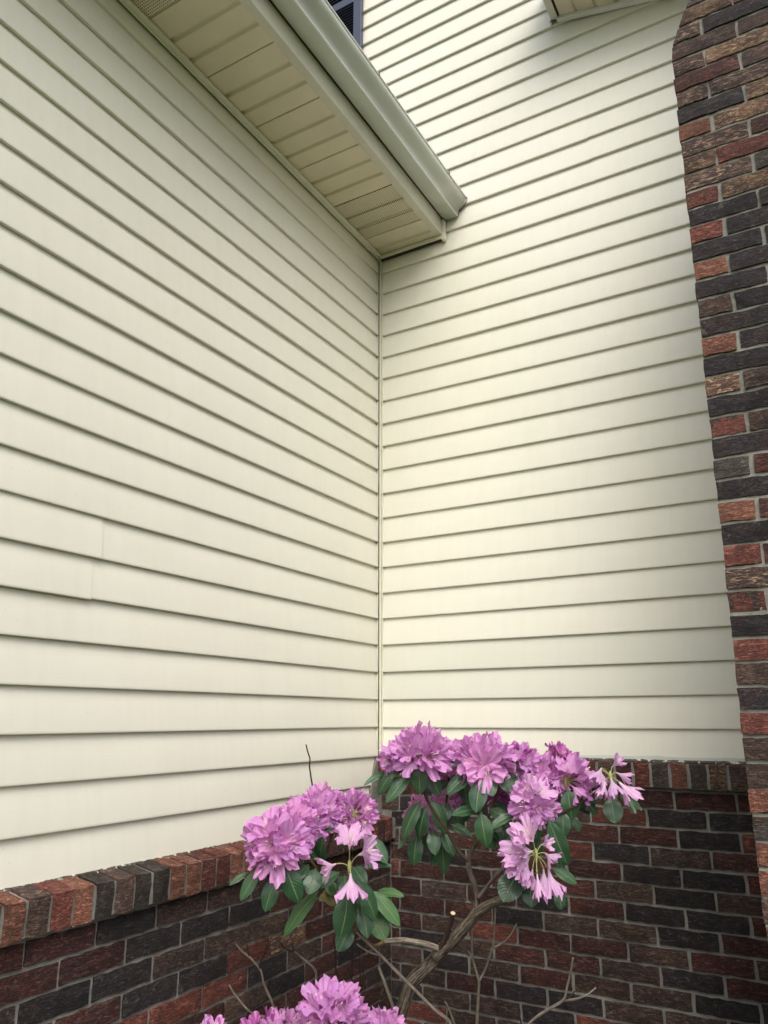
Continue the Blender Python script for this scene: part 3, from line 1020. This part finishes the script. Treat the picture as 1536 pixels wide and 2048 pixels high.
vs = [(x, yy, sz(x)+dz) for x in (1.02, 2.7) for yy in (yA-0.03, -0.001) for dz in (0.165, 0.20)]
mesh('roof_slope', vs, [(0, 1, 3, 2), (4, 6, 7, 5), (0, 4, 5, 1), (2, 3, 7, 6), (0, 2, 6, 4), (1, 5, 7, 3)], MAT['roof'], oh)
MB().box(1.05, 2.6, yA-0.022, yA-0.002, 3.0, 3.0001)  # (front verge lies outside the frame)
vs = [(x, yy, sz(x)+dz) for x in (1.051, 2.6) for yy in (yA-0.02, yA-0.001) for dz in (-0.012, 0.163)]
mesh('front_fascia', vs, [(0, 1, 3, 2), (4, 6, 7, 5), (0, 4, 5, 1), (2, 3, 7, 6), (0, 2, 6, 4), (1, 5, 7, 3)], MAT['fascia'], oh)

# ------------------------------------------------------------------ rhododendron
rh = thing('rhododendron', 'leggy rhododendron bush with mauve flower trusses and dark leaves in the brick corner', 'shrub', P(800, 2048, 2.25)*1.0)
rh.location.z = GZ
RH_INV = Matrix.Translation(rh.location).inverted()

def child(o, parent=rh):
    o.parent = parent
    return o

def smooth_path(pts, rad, sub=5):
    n = len(pts)
    out, ro = [], []
    for i in range(n-1):
        p0, p1, p2, p3 = pts[max(i-1, 0)], pts[i], pts[i+1], pts[min(i+2, n-1)]
        for s in range(sub):
            t = s/sub
            out.append(0.5*((2*p1)+(p2-p0)*t+(2*p0-5*p1+4*p2-p3)*t*t+(3*p1-p0-3*p2+p3)*t**3))
            ro.append(rad[i]+(rad[i+1]-rad[i])*t)
    out.append(pts[-1].copy())
    ro.append(rad[-1])
    return out, ro

def tube_geo(pts, rad, sides=8, lump=0.0, seed=0, cap=True):
    vs, fs, uv = [], [], []
    L = 0.0
    ref = None
    n = len(pts)
    for i, p in enumerate(pts):
        t = (pts[min(i+1, n-1)]-pts[max(i-1, 0)]).normalized()
        if ref is None:
            ref = t.orthogonal().normalized()
        ref = (ref-ref.dot(t)*t).normalized()
        b = t.cross(ref)
        if i:
            L += (p-pts[i-1]).length
        for j in range(sides):
            a = math.tau*j/sides
            r = rad[i]
            if lump:
                r *= 1+lump*noise.noise(Vector((math.cos(a)*1.4, math.sin(a)*1.4, L*28+seed)))+0.5*lump*noise.noise(Vector((math.cos(a)*3+7, math.sin(a)*3, L*9+seed)))
            vs.append(p+r*(math.cos(a)*ref+math.sin(a)*b))
            uv.append((j/sides, L))
    for i in range(n-1):
        for j in range(sides):
            k = (j+1) % sides
            fs.append((i*sides+j, i*sides+k, (i+1)*sides+k, (i+1)*sides+j))
    if cap:
        fs.append(tuple(range(sides-1, -1, -1)))
        fs.append(tuple((n-1)*sides+j for j in range(sides)))
    return vs, fs, uv

def set_uv(me, uv):
    lay = me.uv_layers.new(name='UVMap')
    for lp in me.loops:
        lay.data[lp.index].uv = uv[lp.vertex_index]

def tube(name, pts, rad, mat, parent, sides=8, lump=0.0, sub=5, seed=0, capmat=None):
    pp, rr = smooth_path(pts, rad, sub)
    vs, fs, uv = tube_geo(pp, rr, sides, lump, seed)
    off = rh.location
    vs = [v-off for v in vs]
    o = mesh(name, vs, fs, mat, parent, True)
    set_uv(o.data, uv)
    if capmat:
        o.data.materials.append(capmat)
        o.data.polygons[-1].material_index = 1
        o.data.polygons[-1].use_smooth = False
    return o

def PX(lst, d0, d1=None):
    """pixel path -> points, depth running from d0 to d1"""
    d1 = d0 if d1 is None else d1
    n = len(lst)
    return [P(u, v, d0+(d1-d0)*i/max(1, n-1)) for i, (u, v) in enumerate(lst)]

def wr(px, d):
    return px*0.5/FPX*d

TD = 2.25
base = rh.location.copy()
trunk_pts = [base+Vector((0.02, 0, -0.03)), base+Vector((0.0, 0.02, 0.15)), P(778, 2150, TD)]+PX([(797, 2046), (808, 2005), (824, 1965), (850, 1938), (872, 1914), (880, 1897)], TD, TD+0.02)
trunk = tube('trunk', trunk_pts, [wr(w_, TD) for w_ in (46, 38, 31, 29, 27, 28, 26, 25, 23)], MAT['bark'], rh, 14, 0.16, 6, 1)
tube('branch', PX([(872, 1914), (884, 1899), (902, 1885), (925, 1860), (944, 1838), (958, 1822), (985, 1806), (1012, 1797), (1040, 1778), (1062, 1745), (1070, 1715)], TD+0.01, 2.2),
     [wr(w_, TD) for w_ in (25, 25, 25, 23, 22, 19, 17, 17, 13, 9, 6)], MAT['bark'], rh, 10, 0.16, 5, 2)
tube('branch', PX([(878, 1900), (888, 1882), (897, 1858), (903, 1842), (906, 1826)], TD, TD-0.03), [wr(w_, TD) for w_ in (14, 12, 11, 10.5, 10)], MAT['darktwig'], rh, 8, 0.1, 4, 3, MAT['cutwood'])
tube('branch', PX([(878, 1899), (868, 1893), (845, 1887), (810, 1881), (785, 1881), (767, 1883)], TD, TD-0.04), [wr(w_, TD) for w_ in (12, 12, 11, 11, 10, 9)], MAT['twig'], rh, 8, 0.12, 5, 4)
tube('branch', PX([(767, 1883), (758, 1890), (744, 1892), (730, 1880), (720, 1858), (712, 1830), (706, 1790), (700, 1748)], TD-0.04, 2.1), [wr(w_, TD) for w_ in (9, 8, 8, 8, 8, 8, 7, 6)], MAT['greenstem'], rh, 7, 0.08, 5, 5)
tube('branch', PX([(948, 1834), (955, 1800), (951, 1775), (940, 1745), (937, 1722), (946, 1695), (957, 1668), (962, 1630), (966, 1585), (968, 1540)], TD, 2.36), [wr(w_, TD) for w_ in (14, 13, 12, 12, 11, 9, 8, 7, 6, 5)], MAT['bark'], rh, 9, 0.14, 5, 6)
tube('branch', PX([(957, 1796), (975, 1772), (998, 1745), (1015, 1732), (1045, 1690), (1062, 1650), (1068, 1605)], TD, 2.28), [wr(w_, TD) for w_ in (9, 8, 7, 7, 6, 6, 5)], MAT['bark'], rh, 7, 0.12, 5, 7)
tube('branch', PX([(937, 1722), (917, 1702), (891, 1656), (867, 1623), (851, 1591), (843, 1560), (838, 1520)], TD, 2.35), [wr(w_, TD) for w_ in (8, 8, 7, 7, 7, 6, 5)], MAT['darktwig'], rh, 7, 0.1, 5, 8)
tube('branch', PX([(893, 1658), (891, 1623), (894, 1591), (898, 1551), (902, 1520)], TD+0.1, 2.48), [wr(w_, TD) for w_ in (6, 5.5, 5, 5, 4)], MAT['darktwig'], rh, 6, 0.1, 5, 9)
tube('branch', PX([(950, 1690), (975, 1640), (986, 1608), (1003, 1568), (1030, 1535)], TD+0.05, 2.45), [wr(w_, TD) for w_ in (7, 6, 6, 5.5, 5)], MAT['greenstem'], rh, 6, 0.1, 5, 10)
tube('branch', PX([(1045, 1690), (1090, 1650), (1122, 1605), (1131, 1566)], TD, 2.4), [wr(w_, TD) for w_ in (6, 6, 5, 4)], MAT['darktwig'], rh, 6, 0.1, 5, 11)
tube('branch', PX([(1100, 1640), (1150, 1612), (1195, 1585), (1219, 1556)], TD+0.06, 2.35), [wr(w_, TD) for w_ in (5, 5, 4.5, 4)], MAT['darktwig'], rh, 6, 0.1, 5, 12)
tube('branch', PX([(901, 1658), (925, 1672), (942, 1680)], 2.4, 2.3), [wr(w_, TD) for w_ in (4, 4, 4)], MAT['twig'], rh, 6, 0.1, 4, 13)
tube('branch', PX([(718, 1850), (690, 1815), (662, 1785), (636, 1758), (632, 1735), (600, 1700), (560, 1690)], 2.15, 2.05), [wr(w_, 2.1) for w_ in (8, 7, 6, 6, 6, 5, 5)], MAT['greenstem'], rh, 7, 0.1, 5, 14)
tube('branch', PX([(636, 1758), (655, 1700), (668, 1660), (690, 1640)], 2.1, 2.2), [wr(w_, 2.1) for w_ in (5, 5, 5, 4)], MAT['darktwig'], rh, 6, 0.1, 5, 15)
tube('branch', PX([(880, 2090), (902, 2050), (868, 2018), (832, 1982), (792, 1942), (758, 1908), (735, 1886), (712, 1864)], 2.1, 2.12), [wr(w_, 2.1) for w_ in (7, 7, 7, 6.5, 6, 6, 5.5, 5)], MAT['twig'], rh, 7, 0.14, 5, 16)
tube('branch', PX([(758, 1910), (742, 1906), (724, 1896), (713, 1888)], 2.11, 2.15), [wr(w_, 2.1) for w_ in (4.5, 4.5, 4, 3)], MAT['twig'], rh, 6, 0.14, 4, 17)
tube('branch', PX([(800, 2060), (785, 2010), (770, 1968), (757, 1932)], 2.3, 2.4), [wr(w_, 2.3) for w_ in (8, 7, 7, 6)], MAT['twig'], rh, 6, 0.12, 4, 18)
def twig(lst, d, ws, mat='twig', seed=0, d1=None):
    tube('twig', PX(lst, d, d1), [wr(w_, d)*0.88 for w_ in ws], MAT[mat], rh, 6, 0.2, 4, seed)
# bare twigs on the right
twig([(950, 2130), (954, 2048), (956, 2000), (958, 1965), (950, 1935), (945, 1915), (944, 1880), (945, 1850), (946, 1826)], 2.4, [8, 7, 7, 6.5, 6, 6, 5, 4, 3], 'twig', 20)
twig([(958, 1963), (968, 1945), (980, 1912), (988, 1880), (990, 1840), (991, 1795)], 2.4, [6, 5.5, 5, 5, 4.5, 3.5], 'twig', 21)
twig([(987, 1896), (1008, 1884), (1022, 1868), (1033, 1848)], 2.4, [4.5, 4, 3.5, 3], 'twig', 22)
twig([(944, 1908), (955, 1898), (964, 1884)], 2.4, [4, 3.5, 3], 'darktwig', 23)
twig([(944, 1912), (936, 1902)], 2.4, [4, 3], 'twig', 24)
twig([(1020, 2100), (1058, 2048), (1085, 2026), (1108, 2012), (1128, 1998), (1134, 1975), (1141, 1945), (1146, 1915)], 2.45, [8, 7, 7, 6.5, 6, 5.5, 5, 4.5], 'twig', 25)
twig([(1126, 2001), (1152, 1998), (1174, 1989), (1192, 1975)], 2.45, [5, 5, 4, 3.5], 'twig', 26)
twig([(1132, 1998), (1144, 1990), (1149, 1982)], 2.45, [4, 3.5, 3], 'darktwig', 27)
twig([(918, 2075), (906, 2040), (898, 2018), (890, 2003)], 2.3, [5, 5, 5, 4], 'twig', 28)
twig([(898, 2018), (892, 2010), (893, 2002)], 2.3, [3.5, 3, 3], 'darktwig', 29)
twig([(1045, 2080), (1042, 2045), (1037, 2030)], 2.5, [5, 4, 4], 'darktwig', 30)
# bare twigs on the left
twig([(575, 2090), (552, 2026), (540, 1995), (528, 1968), (523, 1945), (518, 1936), (500, 1915), (484, 1903), (472, 1888)], 2.15, [7, 6, 6, 5.5, 5, 5, 4.5, 4, 3.5], 'twig', 31)
twig([(519, 1937), (522, 1922), (531, 1903), (534, 1887)], 2.15, [4.5, 4, 3.5, 3], 'darktwig', 32)
twig([(497, 1912), (496, 1902), (494, 1890)], 2.15, [4, 3, 3], 'darktwig', 33)
twig([(640, 2060), (635, 1990), (633, 1960), (631, 1942), (617, 1926), (602, 1914), (588, 1904)], 2.15, [6, 6, 5.5, 5.5, 5.5, 5, 4.5], 'twig', 34)
twig([(602, 1914), (586, 1903), (570, 1897), (564, 1890), (557, 1881)], 2.15, [5, 4.5, 4.5, 4, 3.5], 'darktwig', 35)
twig([(588, 1904), (586, 1896), (582, 1888)], 2.15, [4, 3.5, 3], 'darktwig', 36)
twig([(585, 2070), (532, 2036), (512, 2030), (496, 2020), (484, 2007), (476, 1997), (466, 1983), (458, 1970)], 2.1, [6, 5, 5, 5, 4.5, 4.5, 4, 3], 'twig', 37)
twig([(502, 2024), (500, 2012), (498, 2003)], 2.1, [3.5, 3, 2.5], 'darktwig', 38)
twig([(624, 1640), (626, 1585), (622, 1555), (619, 1532), (620, 1518), (616, 1505), (612, 1489)], 2.25, [4, 3.6, 3.4, 3.2, 3.2, 3, 2.6], 'darktwig', 39)
twig([(668, 1870), (670, 1900), (672, 1940), (678, 1980)], 2.3, [3.2, 3, 3, 3], 'darktwig', 40)
twig([(706, 1880), (704, 1920), (704, 1985)], 2.3, [2.6, 2.5, 2.4], 'darktwig', 41)
twig([(719, 1888), (720, 1930), (720, 1985)], 2.35, [2.6, 2.5, 2.4], 'darktwig', 42)

# ---- leaves
def leaf_mesh(seed):
    rd = random.Random(seed)
    nl, nw = 12, 6
    vs, uv, fs = [], [], []
    droop = rd.uniform(0.05, 0.22)
    fold = rd.uniform(0.10, 0.34)
    curl = rd.uniform(-0.05, 0.05)
    for i in range(nl+1):
        t = i/nl
        # petiole then obovate blade, narrow point
        if t < 0.07:
            wd = 0.022
        else:
            s = (t-0.07)/0.93
            wd = max(0.012, (math.sin(math.pi*min(1, s**0.92))**0.62))
            if s > 0.999:
                wd = 0.008
        for j in range(nw+1):
            q = -1+2*j/nw
            x = 0.5*wd*q+curl*math.sin(t*3)
            y = t
            z = -droop*(t**2)*1.0+droop*0.35*math.sin(t*math.pi)+fold*0.5*wd*abs(q)*0.55-0.10*wd*q*q*(0.5)
            z += 0.012*math.sin(t*17+q*2+seed)*abs(q)
            vs.append((x, y, z))
            uv.append((j/nw, t))
    for i in range(nl):
        for j in range(nw):
            a = i*(nw+1)+j
            fs.append((a, a+1, a+nw+2, a+nw+1))
    me = bpy.data.meshes.new('leaf')
    me.from_pydata(vs, [], fs)
    me.polygons.foreach_set('use_smooth', [True]*len(me.polygons))
    set_uv(me, uv)
    return me
LEAF = {}
def get_leaf(var, mat):
    if (var, mat) not in LEAF:
        me = leaf_mesh(var*11+3)
        me.materials.append(MAT[mat])
        LEAF[var, mat] = me
    return LEAF[var, mat]
lr = random.Random(9)
def leaf(b, t, wpx, d, mat='leaf', lean=0.02, roll=None):
    B = P(b[0], b[1], d+0.012)
    T = P(t[0], t[1], d-lean)
    ax = (T-B)
    L = ax.length
    tocam = (CAM-B).normalized()
    n = (tocam+Vector((0, 0, 0.75))+Vector((lr.uniform(-.35, .35), lr.uniform(-.35, .35), lr.uniform(-.2, .2)))).normalized()
    a = ax.normalized()
    n = (n-n.dot(a)*a).normalized()
    s = a.cross(n)
    wd = wpx/FPX*d*1.06
    fs_ = max(0.55, abs(n.dot(tocam)))
    Mx = Matrix((s*wd/fs_**0.5, a*L, n*L)).transposed().to_4x4()
    Mx.translation = B-rh.location
    o = bpy.data.objects.new('leaf', get_leaf(lr.randrange(7), mat))
    COL.objects.link(o)
    o.parent = rh
    o.matrix_local = Mx
    return o
LV = [
 # left cluster
 ((520,1736),(481,1797),26,2.02),((497,1744),(460,1767),12,2.08),((554,1749),(530,1819),32,2.02),((568,1728),(596,1804),40,1.99),((619,1728),(590,1756),20,2.05),
 ((632,1736),(618,1782),33,2.04),((642,1725),(641,1680),26,2.12),((677,1653),(636,1660),14,2.16),((690,1662),(688,1692),20,2.2),
 ((694,1778),(684,1873),46,2.03),((703,1845),(678,1900),34,2.08),((714,1757),(754,1837),32,2.02),((718,1790),(735,1871),34,2.06),
 ((735,1671),(774,1722),28,2.16),((720,1736),(780,1728),12,2.14),((680,1744),(638,1772),22,2.07),((706,1733),(730,1765),24,2.1),((690,1750),(688,1778),26,2.1),
 ((640,1722),(612,1702),16,2.12),((655,1765),(672,1752),14,2.1),
 # right cluster, upper row
 ((840,1527),(840,1580),30,2.33),((828,1540),(778,1594),24,2.34),((790,1538),(758,1582),22,2.36),((772,1543),(734,1564),10,2.38),((809,1535),(786,1551),10,2.37),
 ((854,1545),(878,1585),26,2.36),((864,1520),(914,1529),10,2.36),((946,1549),(900,1580),26,2.35),((895,1560),(880,1577),18,2.42),
 ((843,1600),(807,1666),26,2.36),((853,1609),(836,1669),25,2.35),((862,1598),(888,1656),26,2.36),((895,1603),(896,1634),14,2.4),
 ((834,1668),(826,1722),28,2.40),((864,1655),(870,1702),24,2.38),((886,1662),(888,1738),28,2.42),((885,1661),(906,1704),22,2.38),((819,1670),(799,1692),9,2.42),((868,1698),(866,1728),10,2.45),
 ((901,1648),(938,1666),14,2.36),((967,1537),(984,1584),30,2.32),((962,1556),(952,1614),32,2.30),((987,1549),(1031,1585),22,2.36),((1015,1545),(1036,1580),26,2.42),
 ((1045,1546),(1077,1575),22,2.36),((962,1623),(969,1686),33,2.28),((1031,1627),(987,1651),16,2.28),((958,1618),(912,1626),16,2.32),((978,1618),(1010,1636),22,2.34),
 ((1056,1640),(1023,1680),30,2.26),((1073,1635),(1072,1674),25,2.24),((1096,1635),(1133,1721),31,2.2),((1135,1577),(1145,1631),34,2.36),((1160,1590),(1192,1624),19,2.38),
 ((1222,1592),(1230,1639),34,2.36),((1240,1585),(1268,1619),16,2.38),((1258,1594),(1279,1616),8,2.40),((1127,1622),(1128,1667),28,2.34),((1144,1630),(1158,1659),15,2.38),
 ((1204,1588),(1184,1602),14,2.40),((1079,1673),(1074,1708),22,2.26),((1035,1743),(1010,1793),42,2.2),((1040,1758),(1040,1788),24,2.24),((1063,1768),(1063,1812),32,2.18),
 ((1115,1778),(1123,1814),22,2.22),((1102,1735),(1149,1762),20,2.2),((1118,1708),(1125,1737),16,2.22),((1025,1668),(1002,1696),26,2.34),
 # inner, shaded
 ((960,1655),(985,1690),30,2.42),((1000,1640),(1012,1680),28,2.44),((985,1600),(1010,1630),24,2.46),((940,1600),(920,1640),24,2.46),((925,1560),(935,1600),24,2.46),
 ((905,1620),(925,1655),22,2.46),((1055,1560),(1040,1600),22,2.46),((1100,1590),(1112,1630),24,2.44),((1010,1700),(990,1670),18,2.42),((1150,1600),(1175,1622),16,2.44),
 ((870,1640),(850,1690),22,2.46),((1035,1650),(1050,1690),22,2.36),
 ]
for (b, t, w_, d) in LV:
    q = 1.16 if d > 2.19 else 1.06
    t = (b[0]+(t[0]-b[0])*q, b[1]+(t[1]-b[1])*q)
    w_ *= 1.08 if d > 2.19 else 1.0
    leaf(b, t, w_, d-0.025, 'leaf', lr.uniform(0.0, 0.05))
for (b, t, w_, d) in [((740,1779),(803,1850),30,2.05),((750,1785),(806,1787),17,2.08),((747,1824),(771,1879),38,2.06),((640,1780),(562,1868),30,2.04),((655,1760),(668,1790),20,2.1)]:
    leaf(b, t, w_, d, 'leaf_light', 0.03)
for (b, t, w_, d) in [((652,1772),(668,1812),26,2.1),((660,1790),(640,1800),14,2.1)]:
    leaf(b, t, w_, d, 'leaf_old', 0.02)
# rosettes round the low trusses, mostly below the frame
for (u, v, d) in ((660, 2050, 1.95), (772, 2085, 1.98), (560, 2095, 1.95)):
    for q in range(7):
        an = math.tau*q/7+0.3
        leaf((u+12*math.cos(an), v+20), (u+85*math.cos(an), v+62+24*math.sin(an)), 34, d-0.03*math.sin(an), 'leaf', 0.02)

# ---- flowers
def flower_mesh(seed, flare=1.0, mat='petal', stamens=True):
    """five-lobed funnel, base at the origin, opening along +Z, length 1"""
    rd = random.Random(seed)
    na, ns = 60, 7
    vs, uv, fs = [], [], []
    lob = [rd.uniform(0.86, 1.12) for _ in range(5)]
    bend = [rd.uniform(-0.10, 0.18) for _ in range(5)]
    ph = rd.uniform(0, 6)
    sx, sy = rd.uniform(0.85, 1.15), rd.uniform(0.85, 1.15)
    for i in range(ns+1):
        s = i/ns
        for j in range(na):
            u = j/na
            a = math.tau*u
            f = (u*5) % 1.0          # 0 and 1 at notches
            li = int(u*5) % 5
            lobe = 1-abs(2*f-1)**2.6
            ext = 0.64+0.36*lobe*lob[li]
            t = s*ext
            r = 0.05+0.20*t+0.70*flare*max(0, t-0.26)**1.15*1.6
            z = t*1.02-0.42*flare*max(0, t-0.62)**1.5
            # ruffle and lobe curl
            ru = max(0, t-0.45)
            r += ru*0.20*math.sin(math.tau*u*15+ph)*0.5
            z += ru*(0.21*math.cos(math.tau*u*15+ph*1.7)+bend[li]*1.6+0.07*math.sin(math.tau*u*21+ph))
            z += ru*0.30*(0.5-abs(f-0.5))*(1 if flare > 0.6 else -0.3)
            vs.append((r*math.cos(a)*sx, r*math.sin(a)*sy, z))
            uv.append((u+0.1, s*(0.75+0.25*lobe)))
    for i in range(ns):
        for j in range(na):
            k = (j+1) % na
            fs.append((i*na+j, i*na+k, (i+1)*na+k, (i+1)*na+j))
    nf = len(fs)
    if stamens:
        for q in range(6):
            an = rd.uniform(0, math.tau)
            tip = Vector((0.16*math.cos(an), 0.16*math.sin(an)+0.06, rd.uniform(0.85, 1.12)))
            pts = [Vector((0.02*math.cos(an), 0.02*math.sin(an), 0.1)), Vector((0.07*math.cos(an), 0.07*math.sin(an), 0.55)), tip]
            tv, tf, tu = tube_geo(pts, [0.012, 0.012, 0.02], 4)
            n0 = len(vs)
            vs += tv
            uv += [(0, 0.2)]*len(tv)
            fs += [tuple(n0+x for x in f) for f in tf]
    me = bpy.data.meshes.new('flower')
    me.from_pydata([tuple(v) for v in vs], [], fs)
    me.materials.append(MAT[mat])
    me.materials.append(MAT['stamen'])
    for i, p in enumerate(me.polygons):
        p.use_smooth = True
        p.material_index = 0 if i < nf else 1
    set_uv(me, uv)
    return me
FL = {}
def get_flower(var, flare, mat):
    k = (var, flare, mat)
    if k not in FL:
        FL[k] = flower_mesh(var*7+2, flare, mat)
    return FL[k]
fr = random.Random(31)

def put_flower(parent, base, direction, length, flare, mat, width=1.0):
    z = direction.normalized()
    x = z.orthogonal().normalized()
    x = Matrix.Rotation(fr.uniform(0, math.tau), 3, z) @ x
    y = z.cross(x)
    Mx = Matrix((x*length*width, y*length*width, z*length)).transposed().to_4x4()
    Mx.translation = base-parent['hub_pos']
    o = bpy.data.objects.new('flower', get_flower(fr.randrange(6), flare, mat))
    COL.objects.link(o)
    o.parent = parent
    o.matrix_local = Mx
    return o

def cluster_obj(hub, stems, d):
    """flower_cluster part: hub bud and the pedicels, one mesh; flowers hang on it"""
    vs, fs = [], []
    for (a, b) in stems:
        mid = (a+b)/2+Vector((0, 0, 0.12*(b-a).length))
        pp, rr = smooth_path([a, mid, b], [0.0016, 0.0013, 0.0019], 3)
        tv, tf, tu = tube_geo(pp, rr, 5)
        n0 = len(vs)
        vs += [v-hub for v in tv]
        fs += [tuple(n0+x for x in f) for f in tf]
    tv, tf, tu = tube_geo([hub+Vector((0, 0, -0.02)), hub, hub+Vector((0, 0, 0.012)), hub+Vector((0, 0, 0.018))], [0.0035, 0.006, 0.0045, 0.001], 7)
    n0 = len(vs)
    vs += [v-hub for v in tv]
    fs += [tuple(n0+x for x in f) for f in tf]
    o = mesh('flower_cluster', vs, fs, MAT['pedicel'], rh, True)
    o.location = hub-rh.location
    return o

class HubDict(dict):
    pass
_hubs = {}
def truss(u, v, d, Rpx, n, axis=(0, 0, 1), cam_tilt=0.35, spread=105, mat='petal', flare=1.0, lenf=0.66, squash=1.0, mix=None):
    hub = P(u, v, d)
    Rw = 0.80*Rpx/FPX*d
    ax = (Vector(axis)-cam_tilt*FWD).normalized()
    x = ax.orthogonal().normalized()
    y = ax.cross(x)
    dirs = []
    cmin = math.cos(R(spread))
    ga = math.pi*(3-5**0.5)
    o0 = fr.uniform(0, 6)
    for i in range(n):
        c = 1-(i+0.5)/n*(1-cmin)
        s = math.sqrt(max(0, 1-c*c))
        a = ga*i+o0+fr.uniform(-0.15, 0.15)
        dv = (c*ax+s*(math.cos(a)*x+math.sin(a)*y))
        dv = (dv+Vector((fr.uniform(-.2, .2), fr.uniform(-.2, .2), fr.uniform(-.2, .2)))).normalized()
        dirs.append(dv)
    ped = Rw*0.36
    bases = [hub+dv*ped*fr.uniform(0.85, 1.2) for dv in dirs]
    o = cluster_obj(hub, [(hub, b) for b in bases], d)
    _put(o, hub, list(zip(bases, dirs)), Rw*lenf, flare, mat, mix)
    return o

def _put(o, hub, bd, length, flare, mat, mix=None, width=1.0):
    for b, dv in bd:
        z = dv.normalized()
        # corollas nod a little
        jt = 0.22 if mix is not None or width == 1.0 else 0.06
        z = (z+Vector((fr.uniform(-jt, jt), fr.uniform(-jt, jt), -0.12+fr.uniform(-jt, jt)))).normalized()
        x = z.orthogonal().normalized()
        x = Matrix.Rotation(fr.uniform(0, math.tau), 3, z) @ x
        y = z.cross(x)
        L = length*fr.uniform(0.85, 1.15)
        W = L*width*fr.uniform(0.92, 1.12)
        Mx = Matrix((x*W, y*W, z*L)).transposed().to_4x4()
        Mx.translation = b-hub
        m = mat
        if mix and fr.random() < mix[1]:
            m = mix[0]
        fo = bpy.data.objects.new('flower', get_flower(fr.randrange(5), flare, m))
        COL.objects.link(fo)
        fo.parent = o
        fo.matrix_local = Mx

def loose(u, v, d, items, mat='petal_pale', flare=0.75, width=0.8, dd=0.0):
    """open cluster with flowers at given places: (base u, base v, tip u, tip v, depth offset)"""
    hub = P(u, v, d)
    bs = []
    ws = []
    for (bu, bv, tu, tv, do, *wd) in items:
        ws.append(wd[0] if wd else width)
        b, t = P(bu, bv, d+do), P(tu, tv, d+do-0.012)
        bs.append((b, t-b))
    o = cluster_obj(hub, [(hub, b) for b, _ in bs], d)
    for (b, dv), wd in zip(bs, ws):
        _put(o, hub, [(b, dv)], dv.length, flare*(0.75 if wd < width else 1), mat, None, wd)
    return o

# left, big trusses
truss(556, 1688, 2.02, 70, 16, (0, 0, 0.7), 0.85, 105)
truss(600, 1655, 2.12, 60, 15, (0, 0, 1), 0.45, 105)
truss(640, 1625, 2.18, 52, 12, (0, 0, 1), 0.3, 100)
truss(706, 1632, 2.2, 50, 14, (0.0, 0, 1), 0.5, 110)
loose(699, 1733, 1.98, [(699,1698,703,1660,0.0),(718,1710,748,1694,-0.01),(672,1728,640,1736,0.0),(701,1746,701,1790,-0.02),(722,1706,740,1716,0.02)], 'petal_pale', 0.85, 0.95)
# right
truss(838, 1520, 2.35, 66, 16, (0, 0, 1), 0.15, 88)
truss(790, 1520, 2.36, 34, 8, (-0.5, 0, 0.4), 0.6, 100)
truss(905, 1520, 2.46, 42, 9, (0, 0, 1), 0.3, 95)
truss(882, 1540, 2.46, 30, 8, (0, 0, 0.5), 0.7, 110, 'petal_dark')  # dark petals paint the shade below the truss above
truss(968, 1530, 2.35, 64, 16, (0, 0, 1), 0.25, 95)
truss(1035, 1530, 2.44, 46, 12, (0, 0, 1), 0.4, 105, 'petal', 1.0, 0.66, 1, ('petal_dark', 0.5))
truss(1088, 1552, 2.42, 48, 14, (0, 0, 1), 0.5, 110)
truss(1117, 1524, 2.5, 40, 10, (0, 0, 1), 0.3, 100, 'petal_dark', 0.6)
loose(1131, 1564, 2.38, [(1144,1552,1170,1530,0.0),(1146,1560,1172,1552,-0.01),(1147,1566,1182,1580,0.0),(1142,1570,1165,1592,-0.02),(1135,1550,1136,1528,0.0),(1148,1556,1180,1566,0.03),(1122,1556,1106,1572,-0.01)], 'petal', 0.9, 0.95)
loose(1221, 1554, 2.31, [(1203,1536,1186,1566,0.0),(1222,1556,1232,1587,-0.03),(1210,1563,1200,1590,0.0),(1232,1545,1262,1556,0.0),(1224,1534,1238,1520,0.01),(1238,1564,1270,1590,-0.01),(1201,1540,1204,1566,0.03)], 'petal_pale', 0.62, 0.8)
truss(1066, 1606, 2.26, 54, 13, (0, 0, 0.6), 0.7, 110, 'petal', 0.95, 0.66, 1, ('petal_pale', 0.2))
truss(845, 1625, 2.46, 40, 10, (0, 0, 0.8), 0.5, 115)
truss(895, 1598, 2.5, 36, 9, (0, 0, 1), 0.4, 110)
truss(935, 1590, 2.52, 30, 7, (0, 0, 1), 0.4, 110)
truss(1005, 1590, 2.5, 38, 10, (0, 0, 0.8), 0.5, 115, 'petal_dark', 0.9)  # sits behind leaves, its shade put into the dark petals
loose(1072, 1710, 2.14, [(1058,1700,1024,1686,0.0),(1054,1708,1024,1728,-0.02),(1058,1714,1036,1748,-0.01),(1066,1682,1050,1658,0.0),(1064,1703,1030,1704,-0.05),(1052,1720,1050,1752,-0.03),
                         (1082,1690,1100,1678,0.01),(1090,1706,1112,1722,0.0),(1065,1738,1060,1782,-0.01,0.68),(1074,1748,1082,1788,-0.03,0.68),(1087,1737,1088,1776,0.0,0.68),(1097,1738,1108,1786,-0.01,0.68)], 'petal_pale', 0.8, 1.0)
# low trusses at the bottom edge
truss(662, 2040, 1.95, 72, 18, (0, 0, 1), 0.5, 105)
truss(772, 2066, 1.98, 46, 11, (0, 0, 1), 0.4, 100)
truss(565, 2074, 1.98, 52, 11, (0, 0, 1), 0.4, 100)
truss(520, 2080, 1.98, 52, 9, (0, 0, 1), 0.4, 100, 'petal_dark')
truss(424, 2082, 1.98, 44, 9, (0, 0, 1), 0.4, 100)
